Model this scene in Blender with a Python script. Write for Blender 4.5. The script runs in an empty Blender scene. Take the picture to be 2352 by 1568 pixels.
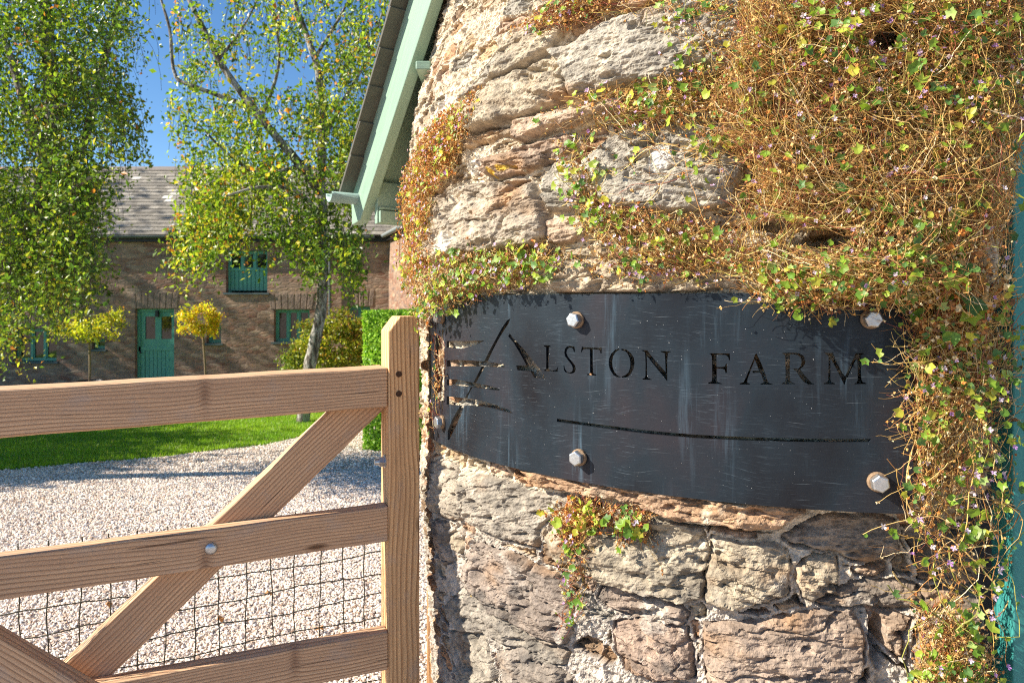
import bpy, math, random
import numpy as np
from mathutils import Vector, Matrix, geometry
random.seed(7)
RS = np.random.RandomState(11)
C = bpy.context.scene.collection
F = 1568.0; YH = 697.0; PX = 1176.0; ZC = 1.40      # measured camera (px of a 2352-wide photograph)
def P3(x, y, d): return np.array([(x-PX)/F*d, d, ZC-(y-YH)/F*d])
def rad(a): return math.radians(a)

# ------------------------------------------------------------------ object helpers
def tag(o, label=None, cat=None, group=None, kind=None):
    if label: o['label'] = label
    if cat: o['category'] = cat
    if group: o['group'] = group
    if kind: o['kind'] = kind
    return o
def empty(name, loc=(0,0,0), rz=0):
    o = bpy.data.objects.new(name, None); C.objects.link(o)
    o.location = loc; o.rotation_euler = (0,0,rz); o.empty_display_size = .1
    bpy.context.view_layer.update()
    return o
def mk(name, V, Fs, mat, parent=None, col=None, smooth=False, attrs=None, world=True, loc=None, matrix=None):
    """V (n,3); Fs list of int arrays (m,k) or list of tuples. V in world space (or local of `matrix`)."""
    me = bpy.data.meshes.new(name)
    V = np.asarray(V, dtype=np.float64)
    o = bpy.data.objects.new(name, me); C.objects.link(o)
    if matrix is not None: M = Matrix(matrix)
    elif loc is not None:
        M = Matrix.Translation(Vector(loc)); V = V-np.asarray(loc)
    elif parent is not None:
        M = parent.matrix_world.copy()
        Mi = np.array(M.inverted()); V = V@Mi[:3,:3].T+Mi[:3,3]
    else:
        c = (V.min(0)+V.max(0))/2; c[2] = V[:,2].min(); M = Matrix.Translation(Vector(c)); V = V-c
    arrs = [np.asarray(f) for f in Fs] if (len(Fs) and isinstance(Fs[0], np.ndarray) and Fs[0].ndim == 2) else None
    if arrs is None:
        me.from_pydata([tuple(v) for v in V], [], [tuple(int(i) for i in f) for f in Fs])
    else:
        nl = sum(a.size for a in arrs); nf = sum(len(a) for a in arrs)
        me.vertices.add(len(V)); me.vertices.foreach_set('co', V.astype(np.float32).ravel())
        me.loops.add(nl); me.loops.foreach_set('vertex_index', np.concatenate([a.ravel() for a in arrs]).astype(np.int32))
        me.polygons.add(nf)
        tot = np.concatenate([np.full(len(a), a.shape[1]) for a in arrs])
        st = np.concatenate([[0], np.cumsum(tot)[:-1]])
        me.polygons.foreach_set('loop_start', st.astype(np.int32))
        me.update(calc_edges=True); me.validate()
    if col is not None:
        a = me.color_attributes.new('col', 'FLOAT_COLOR', 'POINT')
        c4 = np.ones((len(V), 4), np.float32); c4[:,:3] = col; a.data.foreach_set('color', c4.ravel())
    if attrs:
        for k, v in attrs.items():
            a = me.attributes.new(k, 'FLOAT_VECTOR', 'POINT'); a.data.foreach_set('vector', np.asarray(v, np.float32).ravel())
    me.polygons.foreach_set('use_smooth', np.full(len(me.polygons), bool(smooth)))
    me.materials.append(mat)
    if parent is not None: o.parent = parent
    if parent is not None: o.matrix_parent_inverse = parent.matrix_world.inverted()
    o.matrix_world = M
    if parent is not None:      # bake a clean local transform
        o.matrix_parent_inverse = Matrix.Identity(4)
        o.matrix_basis = parent.matrix_world.inverted()@M
    bpy.context.view_layer.update()
    return o
def bevel(o, w=.003, seg=2):
    m = o.modifiers.new('bevel', 'BEVEL'); m.width = w; m.segments = seg; m.limit_method = 'ANGLE'; m.angle_limit = rad(40)
    return o
def box(x0, x1, y0, y1, z0, z1):
    V = [(x,y,z) for z in (z0,z1) for y in (y0,y1) for x in (x0,x1)]
    Fc = [(0,2,3,1),(4,5,7,6),(0,1,5,4),(2,6,7,3),(0,4,6,2),(1,3,7,5)]
    return V, Fc
def join(parts):
    V = []; Fc = []
    for v, f in parts:
        b = len(V); V += [tuple(p) for p in v]; Fc += [tuple(i+b for i in q) for q in f]
    return V, Fc
def prism(poly, vec):
    """poly: list of 3D points (planar ring), extruded by vec"""
    n = len(poly); poly = [np.array(p, float) for p in poly]; vec = np.array(vec, float)
    V = poly+[p+vec for p in poly]
    Fc = [tuple(range(n))[::-1], tuple(range(n, 2*n))]+[(i, (i+1)%n, (i+1)%n+n, i+n) for i in range(n)]
    return V, Fc
def cylr(p0, p1, r0, r1=None, n=14, caps=True):
    r1 = r0 if r1 is None else r1
    p0 = np.array(p0, float); p1 = np.array(p1, float); t = p1-p0; t /= np.linalg.norm(t)
    a = np.cross(t, (0,0,1.)) if abs(t[2]) < .9 else np.cross(t, (1.,0,0)); a /= np.linalg.norm(a); b = np.cross(t, a)
    V = []; Fc = []
    for p, r in ((p0, r0), (p1, r1)):
        for i in range(n):
            q = 2*math.pi*i/n; V.append(p+r*(a*math.cos(q)+b*math.sin(q)))
    Fc = [(i, (i+1)%n, n+(i+1)%n, n+i) for i in range(n)]
    if caps: Fc += [tuple(range(n))[::-1], tuple(range(n, 2*n))]
    return V, Fc
def lathe(prof, c, ax, n=20):
    """prof list of (r, t) along axis"""
    c = np.array(c, float); t = np.array(ax, float); t /= np.linalg.norm(t)
    a = np.cross(t, (0,0,1.)) if abs(t[2]) < .9 else np.cross(t, (1.,0,0)); a /= np.linalg.norm(a); b = np.cross(t, a)
    V = []; Fc = []
    for r, h in prof:
        for i in range(n):
            q = 2*math.pi*i/n; V.append(c+t*h+r*(a*math.cos(q)+b*math.sin(q)))
    m = len(prof)
    for k in range(m-1):
        for i in range(n): Fc.append((k*n+i, k*n+(i+1)%n, (k+1)*n+(i+1)%n, (k+1)*n+i))
    Fc += [tuple(range(n))[::-1], tuple(range((m-1)*n, m*n))]
    return V, Fc
def tubes(Pth, R, sides=3):
    """Pth (N,K,3), R (N,K) -> verts, quads"""
    N, K, _ = Pth.shape
    T = np.gradient(Pth, axis=1); T /= np.linalg.norm(T, axis=2, keepdims=True)+1e-9
    ref = np.zeros_like(T); ref[...,1] = 1; ref[np.abs(T[...,1]) > .9] = (1,0,0)
    A = np.cross(T, ref); A /= np.linalg.norm(A, axis=2, keepdims=True)+1e-9
    B = np.cross(T, A)
    ang = np.arange(sides)*2*math.pi/sides
    V = Pth[:,:,None,:]+R[:,:,None,None]*(A[:,:,None,:]*np.cos(ang)[None,None,:,None]+B[:,:,None,:]*np.sin(ang)[None,None,:,None])
    idx = np.arange(N*K*sides).reshape(N, K, sides)
    a = idx[:,:-1,:]; b = np.roll(a, -1, axis=2); d = idx[:,1:,:]; c = np.roll(d, -1, axis=2)
    return V.reshape(-1,3), np.stack([a,b,c,d], -1).reshape(-1,4)
def smooth_path(pts, n):
    pts = np.array(pts, float); m = len(pts)
    t = np.linspace(0, m-1, n); i = np.clip(t.astype(int), 0, m-2); u = (t-i)[:,None]
    g = lambda k: pts[np.clip(k, 0, m-1)]
    p0, p1, p2, p3 = g(i-1), g(i), g(i+1), g(i+2)
    return .5*((2*p1)+(-p0+p2)*u+(2*p0-5*p1+4*p2-p3)*u**2+(-p0+3*p1-3*p2+p3)*u**3)

# ------------------------------------------------------------------ numpy noise
_lat = {}
def vnoise(u, v, seed=0):
    if seed not in _lat: _lat[seed] = np.random.RandomState(1000+seed).rand(256, 256).astype(np.float32)
    L = _lat[seed]
    iu = np.floor(u).astype(np.int64); iv = np.floor(v).astype(np.int64); fu = u-iu; fv = v-iv
    fu = fu*fu*(3-2*fu); fv = fv*fv*(3-2*fv)
    a = L[iu&255, iv&255]; b = L[(iu+1)&255, iv&255]; c = L[iu&255, (iv+1)&255]; d = L[(iu+1)&255, (iv+1)&255]
    return (a*(1-fu)+b*fu)*(1-fv)+(c*(1-fu)+d*fu)*fv
def fbm(u, v, seed=0, octv=4, g=.5):
    s = 0; a = 1; t = 0
    for k in range(octv):
        s = s+a*vnoise(u*2**k+17.3*k, v*2**k+9.1*k, seed+k); t += a; a *= g
    return s/t*2-1
def ridged(u, v, seed=0, octv=4, g=.5):
    s = 0; a = 1; t = 0
    for k in range(octv):
        s = s+a*(1-np.abs(2*vnoise(u*2**k+17.3*k, v*2**k+9.1*k, seed+k)-1)); t += a; a *= g
    return s/t

# ------------------------------------------------------------------ material helpers
class NT:
    def __init__(s, name):
        s.m = bpy.data.materials.new(name); s.m.use_nodes = True; s.t = s.m.node_tree
        s.t.nodes.clear(); s.out = s.t.nodes.new('ShaderNodeOutputMaterial')
    def n(s, typ, props=None, **ins):
        nd = s.t.nodes.new('ShaderNode'+typ)
        for k, v in (props or {}).items(): setattr(nd, k, v)
        for k, v in ins.items():
            k2 = k.replace('_', ' ')
            so = nd.inputs[int(k[1:])] if (k[0] == 'i' and k[1:].isdigit()) else nd.inputs[k2]
            if isinstance(v, bpy.types.NodeSocket): s.t.links.new(v, so)
            elif isinstance(v, (tuple, list)) and len(v) == 3 and so.type == 'RGBA': so.default_value = (*v, 1)
            else: so.default_value = v
        return nd
    def math(s, op, a, b=0., clamp=False):
        return s.n('Math', {'operation': op, 'use_clamp': clamp}, i0=a, i1=b).outputs[0]
    def vmath(s, op, a, b=(0,0,0)):
        return s.n('VectorMath', {'operation': op}, i0=a, i1=b).outputs[0]
    def coord(s, kind='Object', sc=(1,1,1)):
        o = s.n('TexCoord').outputs[kind]
        return s.n('Mapping', Vector=o, Scale=sc).outputs[0] if sc != (1,1,1) else o
    def attr(s, name, sc=None):
        nd = s.n('Attribute', {'attribute_name': name})
        if sc: return s.n('Mapping', Vector=nd.outputs['Vector'], Scale=sc).outputs[0]
        return nd.outputs['Color']
    def avec(s, name): return s.n('Attribute', {'attribute_name': name}).outputs['Vector']
    def map(s, v, sc, loc=(0,0,0)): return s.n('Mapping', Vector=v, Scale=sc, Location=loc).outputs[0]
    def noise(s, v, scale=5., det=4., rough=.5, dist=0.):
        return s.n('TexNoise', Vector=v, Scale=scale, Detail=det, Roughness=rough, Distortion=dist).outputs[0]
    def ramp(s, f, stops, interp='LINEAR'):
        r = s.n('ValToRGB', Fac=f); e = r.color_ramp.elements; r.color_ramp.interpolation = interp
        while len(e) < len(stops): e.new(.5)
        for k, (p, c) in enumerate(stops):
            e[k].position = p; e[k].color = (*c, 1) if isinstance(c, (tuple, list)) else (c, c, c, 1)
        return r.outputs[0]
    def mix(s, f, a, b, mode='MIX'):
        r = s.n('Mix', {'data_type': 'RGBA', 'blend_type': mode})
        for k, v in ((0, f), (6, a), (7, b)):
            so = r.inputs[k]
            if isinstance(v, bpy.types.NodeSocket): s.t.links.new(v, so)
            elif isinstance(v, (tuple, list)): so.default_value = (*v, 1)[:4]
            else: so.default_value = v
        return r.outputs[2]
    def bump(s, h, st=.5, dist=.01, nrm=None):
        kw = dict(Height=h, Strength=st, Distance=dist)
        if nrm is not None: kw['Normal'] = nrm
        return s.n('Bump', **kw).outputs[0]
    def pbr(s, col, rough=.7, metal=0., nrm=None, spec=.5, **kw):
        ins = dict(Base_Color=col, Roughness=rough, Metallic=metal, **kw); ins['Specular_IOR_Level'] = spec
        nd = s.t.nodes.new('ShaderNodeBsdfPrincipled')
        for k, v in ins.items():
            so = nd.inputs[k.replace('_', ' ')]
            if isinstance(v, bpy.types.NodeSocket): s.t.links.new(v, so)
            elif isinstance(v, (tuple, list)): so.default_value = (*v, 1)[:4]
            else: so.default_value = v
        if nrm is not None: s.t.links.new(nrm, nd.inputs['Normal'])
        return nd.outputs[0]
    def done(s, sh):
        s.t.links.new(sh, s.out.inputs[0]); return s.m

def m_rubble():          # the foreground masonry, colour per stone in the mesh
    t = NT('rubble_stone'); c = t.attr('col'); p = t.coord()
    n1 = t.noise(p, 38, 6, .65); n2 = t.noise(p, 170, 5, .7); n3 = t.noise(p, 9, 4, .6)
    c = t.mix(.85, c, t.ramp(n1, [(.25, (.42,.40,.39)), (.5, (.95,.93,.9)), (.72, (1.4,1.36,1.28))]), 'MULTIPLY')
    c = t.mix(.7, c, t.ramp(n2, [(.3, (.5,.48,.46)), (.55, (1,1,1)), (.75, (1.45,1.42,1.36))]), 'MULTIPLY')
    lich = t.ramp(t.noise(p, 22, 5, .7), [(.66, 0), (.71, 1)])
    c = t.mix(t.math('MULTIPLY', lich, .45), c, (.5,.47,.36))
    yl = t.ramp(t.noise(t.map(p, (1,1,1), (3,1,7)), 30, 4, .6), [(.72, 0), (.75, 1)])
    c = t.mix(t.math('MULTIPLY', yl, .5), c, (.5,.33,.04))
    b = t.bump(n2, .55, .003); b = t.bump(t.noise(t.map(p, (1,1,3.2)), 60, 6, .7), .6, .005, b)
    return t.done(t.pbr(c, .92, 0, b, .2))
def m_house_stone():
    t = NT('house_rubble'); p = t.coord(); q = t.vmath('ADD', p, t.vmath('SCALE', (0,0,0)))
    nz = t.n('TexNoise', Vector=p, Scale=2.5, Detail=3.).outputs['Color']
    w = t.n('VectorMath', {'operation': 'MULTIPLY_ADD'}, i0=nz, i1=(.22,.22,.05), i2=p).outputs[0]
    w = t.map(w, (4.2, 4.2, 14.))
    v = t.n('TexVoronoi', {'feature': 'F1'}, Vector=w, Scale=1., Randomness=.9)
    e = t.n('TexVoronoi', {'feature': 'DISTANCE_TO_EDGE'}, Vector=w, Scale=1., Randomness=.9).outputs[0]
    hue = t.n('SeparateColor', i0=v.outputs['Color']).outputs[0]
    c = t.ramp(hue, [(0, (.22,.12,.09)), (.25, (.31,.19,.14)), (.45, (.25,.19,.16)), (.62, (.37,.25,.18)), (.8, (.20,.15,.135)), (1, (.44,.34,.26))])
    c = t.mix(.7, c, t.ramp(t.noise(p, 9, 5, .7), [(.3, (.55,.52,.5)), (.7, (1.3,1.25,1.2))]), 'MULTIPLY')
    c = t.mix(t.ramp(e, [(.01, .55), (.14, 0)]), c, (.20,.15,.12)); c = t.mix(.75, c, t.ramp(t.noise(t.map(p, (6,6,22)), 1.3, 5, .7), [(.3, (.46,.42,.41)), (.5, (.95,.90,.87)), (.72, (1.55,1.42,1.3))]), 'MULTIPLY')
    c = t.mix(t.ramp(t.noise(p, 1.1, 3, .6), [(.45, 0), (.7, .35)]), c, (.42,.31,.22))
    b = t.bump(t.math('ADD', t.ramp(e, [(0, 0), (.2, 1)]), t.noise(p, 25, 5, .7)), .35, .014)
    return t.done(t.pbr(c, .95, 0, b, .15))
def m_slate(base=(.24,.215,.185), sx=4.2, rows=1.0):
    t = NT('slate'); p = t.coord()
    br = t.n('TexBrick', {'offset': .5}, Vector=t.map(p, (1,1,1)), Color1=(0,0,0), Color2=(1,1,1), Mortar=(.5,.5,.5), Scale=1., Mortar_Size=.004,
             Brick_Width=.24, Row_Height=.165).outputs[0]
    k = t.ramp(br, [(0, tuple(x*.55 for x in base)), (.35, tuple(x*.85 for x in base)), (.7, base), (.92, tuple(x*1.35 for x in base)), (1, (.68,.66,.62))])
    k = t.mix(.8, k, t.ramp(t.noise(p, 5, 5, .7), [(.3, (.6,.6,.6)), (.7, (1.3,1.28,1.2))]), 'MULTIPLY')
    sp = t.ramp(t.noise(p, 16, 3, .6), [(.62, 0), (.7, .5)])
    k = t.mix(sp, k, (.6,.58,.5))
    b = t.bump(t.math('ADD', t.noise(p, 20, 4, .6), br), .5, .02)
    return t.done(t.pbr(k, .75, 0, b, .35))
def m_wood(name='larch', a=(.42,.25,.15), d=(.15,.07,.035), freq=46., red=0.):
    """growth rings in the piece's own space, X along the grain"""
    t = NT(name); p = t.coord()
    inf = t.n('ObjectInfo').outputs['Random']
    off = t.n('CombineXYZ', X=t.math('MULTIPLY', inf, 7.), Y=0., Z=0.).outputs[0]
    q = t.vmath('ADD', p, off)
    n = t.noise(t.map(q, (1.1, 5, 5)), 1.5, 2, .45)
    n2 = t.noise(t.map(q, (7, 22, 22)), 1.2, 3, .55)
    x = t.n('SeparateXYZ', i0=p)
    yy = t.math('ADD', x.outputs[1], .19); zz = t.math('ADD', t.math('MULTIPLY', x.outputs[2], 1.), t.math('MULTIPLY', t.math('SUBTRACT', inf, .5), .06))
    r = t.math('SQRT', t.math('ADD', t.math('MULTIPLY', yy, t.math('MULTIPLY', yy, .35)), t.math('MULTIPLY', zz, zz)))
    r = t.math('ADD', zz, t.math('MULTIPLY', yy, .45))
    # knot swelling at one place along the piece
    kx = t.math('SUBTRACT', x.outputs[0], .36); k2 = t.math('MULTIPLY', kx, kx); zz2 = t.math('MULTIPLY', zz, zz)
    kn = t.n('Math', {'operation': 'EXPONENT'}, i0=t.math('MULTIPLY', t.math('ADD', t.math('MULTIPLY', k2, 9.), zz2), -900.)).outputs[0]
    r = t.math('ADD', r, t.math('MULTIPLY', t.math('SUBTRACT', n, .5), .05))
    r = t.math('ADD', r, t.math('MULTIPLY', t.math('SUBTRACT', n2, .5), .0022))
    r = t.math('ADD', r, t.math('MULTIPLY', kn, -.006))
    w = t.math('FRACT', t.math('MULTIPLY', r, freq*3.1))
    line = t.ramp(w, [(0, 0), (.48, .22), (.82, .9), (.92, 1), (1, 0)])
    fine = t.noise(t.map(q, (6, 260, 260)), 1.5, 4, .6)
    big = t.noise(t.map(q, (2.2, 14, 14)), 1.4, 3, .5)
    c = t.mix(t.math('MULTIPLY', line, t.math('ADD', t.math('MULTIPLY', big, 1.0), .22)), a, d)
    c = t.mix(.55, c, t.ramp(fine, [(.3, (.66,.62,.6)), (.7, (1.28,1.26,1.2))]), 'MULTIPLY')
    c = t.mix(.6, c, t.ramp(big, [(.3, (.78,.72,.7)), (.7, (1.2,1.18,1.12))]), 'MULTIPLY')
    st = t.ramp(t.noise(t.map(q, (5, 9, 9)), 2.2, 4, .6), [(.55, 0), (.75, .28)])
    c = t.mix(t.math('MULTIPLY', st, 1.5), c, (.38,.34,.31))
    vk = t.n('TexVoronoi', Vector=t.map(q, (2.3, 9., 9.)), Scale=1.).outputs['Distance']
    c = t.mix(t.ramp(vk, [(.03, .85), (.075, 0)]), c, (.10,.045,.02))
    ck = t.noise(t.map(q, (3., 150, 150), (4,2,1)), 1.2, 2, .5)
    c = t.mix(t.ramp(ck, [(.70, 0), (.74, .8)]), c, (.07,.035,.02))
    c = t.mix(t.math('MULTIPLY', kn, .5), c, (.12,.05,.03))
    b = t.bump(t.math('ADD', t.math('MULTIPLY', line, .6), fine), .45, .0016)
    return t.done(t.pbr(c, .78, 0, b, .25))
def m_paint(name, c0, c1, rough=.5, grain=(3, 60, 60), wear=(.35,.33,.28)):
    t = NT(name); p = t.coord()
    n = t.noise(t.map(p, grain), 1.5, 5, .65)
    c = t.mix(n, c0, c1)
    w = t.ramp(t.noise(t.map(p, tuple(g*.6 for g in grain)), 2.3, 6, .7), [(.66, 0), (.74, .55)])
    c = t.mix(w, c, wear)
    return t.done(t.pbr(c, rough, 0, t.bump(n, .35, .003), .4))
def m_plain(name, c, rough=.6, metal=0., nscale=30., var=.25, bst=.2, spec=.5):
    t = NT(name); p = t.coord(); n = t.noise(p, nscale, 5, .6)
    k = t.mix(n, tuple(x*(1-var) for x in c), tuple(min(1, x*(1+var)) for x in c))
    return t.done(t.pbr(k, rough, metal, t.bump(n, bst, .004), spec))
def m_plate():
    t = NT('blackened_steel'); p = t.avec('sh')       # x along the plate, y up (metres)
    big = t.noise(t.map(p, (5, 3, 1)), 1.2, 4, .55)
    c = t.ramp(big, [(.3, (.010,.010,.013)), (.5, (.015,.022,.030)), (.7, (.028,.023,.028))])
    st = t.noise(t.map(p, (55, 3.2, 1)), 1., 5, .7)
    gate = t.noise(t.map(p, (9, 2.4, 1)), 1.3, 2, .5)
    run = t.math('MULTIPLY', t.ramp(st, [(.50, 0), (.78, 1)]), t.ramp(gate, [(.52, 0), (.70, 1)]))
    c = t.mix(t.math('MULTIPLY', run, .75), c, (.13,.21,.28))
    # brushed scratches
    sw = t.n('TexNoise', Vector=t.map(p, (4, 7, 1)), Scale=1.2, Detail=2.).outputs['Color']
    q = t.n('VectorMath', {'operation': 'MULTIPLY_ADD'}, i0=sw, i1=(.06,.05,0), i2=p).outputs[0]
    s1 = t.noise(t.map(q, (22, 420, 1)), 1., 3, .8); s2 = t.noise(t.map(q, (9, 700, 1), (2,3,0)), 1., 2, .7)
    sc = t.math('MULTIPLY', t.ramp(s1, [(.57, 0), (.72, 1)]), t.ramp(t.noise(t.map(p, (9, 14, 1)), 1.1, 3, .6), [(.4, 0), (.68, 1)]))
    c = t.mix(t.math('MULTIPLY', sc, .3), c, (.22,.29,.35))
    c = t.mix(t.math('MULTIPLY', t.ramp(s2, [(.69, 0), (.74, 1)]), .3), c, (.36,.42,.46))
    spk = t.ramp(t.noise(p, 330, 2, .5), [(.745, 0), (.77, 1)])
    c = t.mix(t.math('MULTIPLY', spk, .8), c, (.6,.6,.58))
    pit = t.noise(p, 120, 4, .7)
    ro = t.math('ADD', .20, t.math('MULTIPLY', big, .30))
    b = t.bump(pit, .12, .002); b = t.bump(s1, .2, .0009, b)
    return t.done(t.pbr(c, ro, .1, b, .22))
def m_leaf(name, trans=.35, rough=.45):
    t = NT(name); c = t.attr('col'); p = t.coord()
    c = t.mix(.5, c, t.ramp(t.noise(p, 60, 3, .6), [(.3, (.7,.7,.7)), (.7, (1.25,1.25,1.2))]), 'MULTIPLY')
    pr = t.pbr(c, rough, 0, None, .4)
    tr = t.n('BsdfTranslucent', Color=t.mix(1., c, (1.5,1.55,.9), 'MULTIPLY')).outputs[0]
    return t.done(t.n('MixShader', Fac=trans, i1=pr, i2=tr).outputs[0])
def m_gravel_ground():
    t = NT('gravel_bed'); p = t.coord()
    v = t.n('TexVoronoi', Vector=t.map(p, (1,1,1)), Scale=48., Randomness=1.)
    h = t.n('SeparateColor', i0=v.outputs['Color']).outputs[0]
    c = t.ramp(h, [(0, (.26,.19,.15)), (.3, (.47,.37,.31)), (.55, (.62,.52,.46)), (.8, (.74,.66,.6)), (1, (.42,.39,.38))])
    c = t.mix(t.ramp(v.outputs['Distance'], [(.35, 0), (.62, .85)]), c, (.45,.35,.27))
    c = t.mix(.6, c, t.ramp(t.noise(p, 1.5, 5, .6), [(.3, (.8,.78,.76)), (.7, (1.1,1.1,1.1))]), 'MULTIPLY')
    b = t.bump(t.math('SUBTRACT', 1., v.outputs['Distance']), 1., .02)
    return t.done(t.pbr(c, .85, 0, b, .3))
def m_lawn():
    t = NT('lawn_turf'); p = t.coord()
    n = t.noise(p, 3, 5, .6); n2 = t.noise(p, 60, 4, .7)
    c = t.mix(n, (.08,.19,.010), (.22,.38,.02)); c = t.mix(.6, c, t.ramp(n2, [(.3, (.5,.5,.5)), (.7, (1.4,1.4,1.2))]), 'MULTIPLY')
    return t.done(t.pbr(c, .8, 0, t.bump(n2, 1, .03), .2))
def m_bark():
    t = NT('birch_bark'); p = t.coord()
    n = t.noise(t.map(p, (6, 6, 2.2)), 2.2, 5, .7); s = t.noise(t.map(p, (3, 3, 22)), 1.5, 4, .7)
    c = t.ramp(n, [(.32, (.035,.03,.026)), (.47, (.13,.11,.09)), (.56, (.36,.34,.31)), (.8, (.5,.48,.44))])
    c = t.mix(t.ramp(s, [(.58, 0), (.7, .8)]), c, (.05,.045,.04))
    return t.done(t.pbr(c, .85, 0, t.bump(n, .8, .03), .2))
def m_glass():
    t = NT('window_glass'); p = t.coord()
    n = t.noise(p, 3, 2, .5)
    return t.done(t.pbr((.012,.014,.014), .04, 0, t.bump(n, .08, .01), .8))
def m_attr(name, rough=.8, bs=.0):
    t = NT(name); return t.done(t.pbr(t.attr('col'), rough, 0, None, .3))
MR = m_rubble(); MHS = m_house_stone(); MSL = m_slate(); MPL = m_plate(); MGL = m_glass(); MBK = m_bark()
MWR = m_wood('larch_rail', (.64,.43,.275), (.24,.125,.07), 40)
MWP = m_wood('larch_post', (.74,.47,.25), (.27,.12,.05), 34)
MTG = m_paint('sage_green_paint', (.16,.265,.195), (.29,.405,.315), .42, (3, 70, 70), (.40,.44,.34))
MTL = m_paint('teal_paint', (.075,.27,.215), (.115,.36,.285), .4, (2, 40, 2), (.05,.18,.15))
MDT = m_paint('dark_teal_paint', (.03,.20,.19), (.05,.27,.25), .5, (60, 60, 3), (.1,.22,.2))
MST = m_plain('zinc_plated_steel', (.52,.54,.56), .32, .85, 90, .3, .2)
MRU = m_plain('rusty_washer', (.26,.17,.10), .8, .2, 120, .6, .4)
MDK = m_plain('black_iron', (.02,.02,.022), .5, .3)
MGP = m_plain('grey_gutter', (.09,.105,.11), .35, .1)
MLG = m_leaf('green_leaf', .35); MLB = m_leaf('birch_leaf', .40, .4); MLD = m_leaf('dry_leaf', .15, .8); MFL = m_leaf('petal', .35, .7)
MSTM = m_attr('stem', .75); MPOT = m_plain('black_pot', (.02,.02,.022), .4); MTW = m_plain('dark_twig', (.07,.045,.03), .9); MWD = m_plain('weathered_stem', (.22,.15,.09), .9)

# ------------------------------------------------------------------ the round stone corner
CX, CY, RP = .70, 2.00, .968
def hit(x, y, R=RP):
    """px -> (phi, zrel) on the upright cylinder; phi 0 = leftmost, 90 deg = facing the camera"""
    x = np.asarray(x, float); y = np.asarray(y, float)
    a = (x-PX)/F
    A = a*a+1; B = a*CX+CY; D = B*B-A*(CX**2+CY**2-R*R)
    ok = D > 0
    t = (B-np.sqrt(np.maximum(D, 0)))/A
    X = a*t; Y = t
    return np.arctan2(CY-Y, CX-X), -(y-YH)/F*t, ok
def pS(x, y):
    ph, z, ok = hit(x, y, RP+.002); return (float(ph)*RP, float(z))
PHE = rad(92.8)
hs = np.array([-2., -1.05, -.85, -.5, -.36, -.03, .02, .05, .28, .43, .52, .64, .82, 1.6])
rs = np.array([.90, .905, .915, .94, .940, .948, .952, .966, .976, .976, .960, .928, .890, .79])
hf = np.array([-2., -.40, -.33, -.02, .02, .2, .8, 1.6])
rf = np.array([.895, .915, .925, .925, .945, .955, .945, .93])
def rbase(phi, z):
    w = np.clip((phi-rad(22))/rad(38), 0, 1); w = w*w*(3-2*w)
    return np.interp(z, hs, rs)*(1-w)+np.interp(z, hf, rf)*w
def wpos(phi, z, r):
    return np.stack([CX-r*np.cos(phi), CY-r*np.sin(phi), ZC+z], -1)
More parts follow.
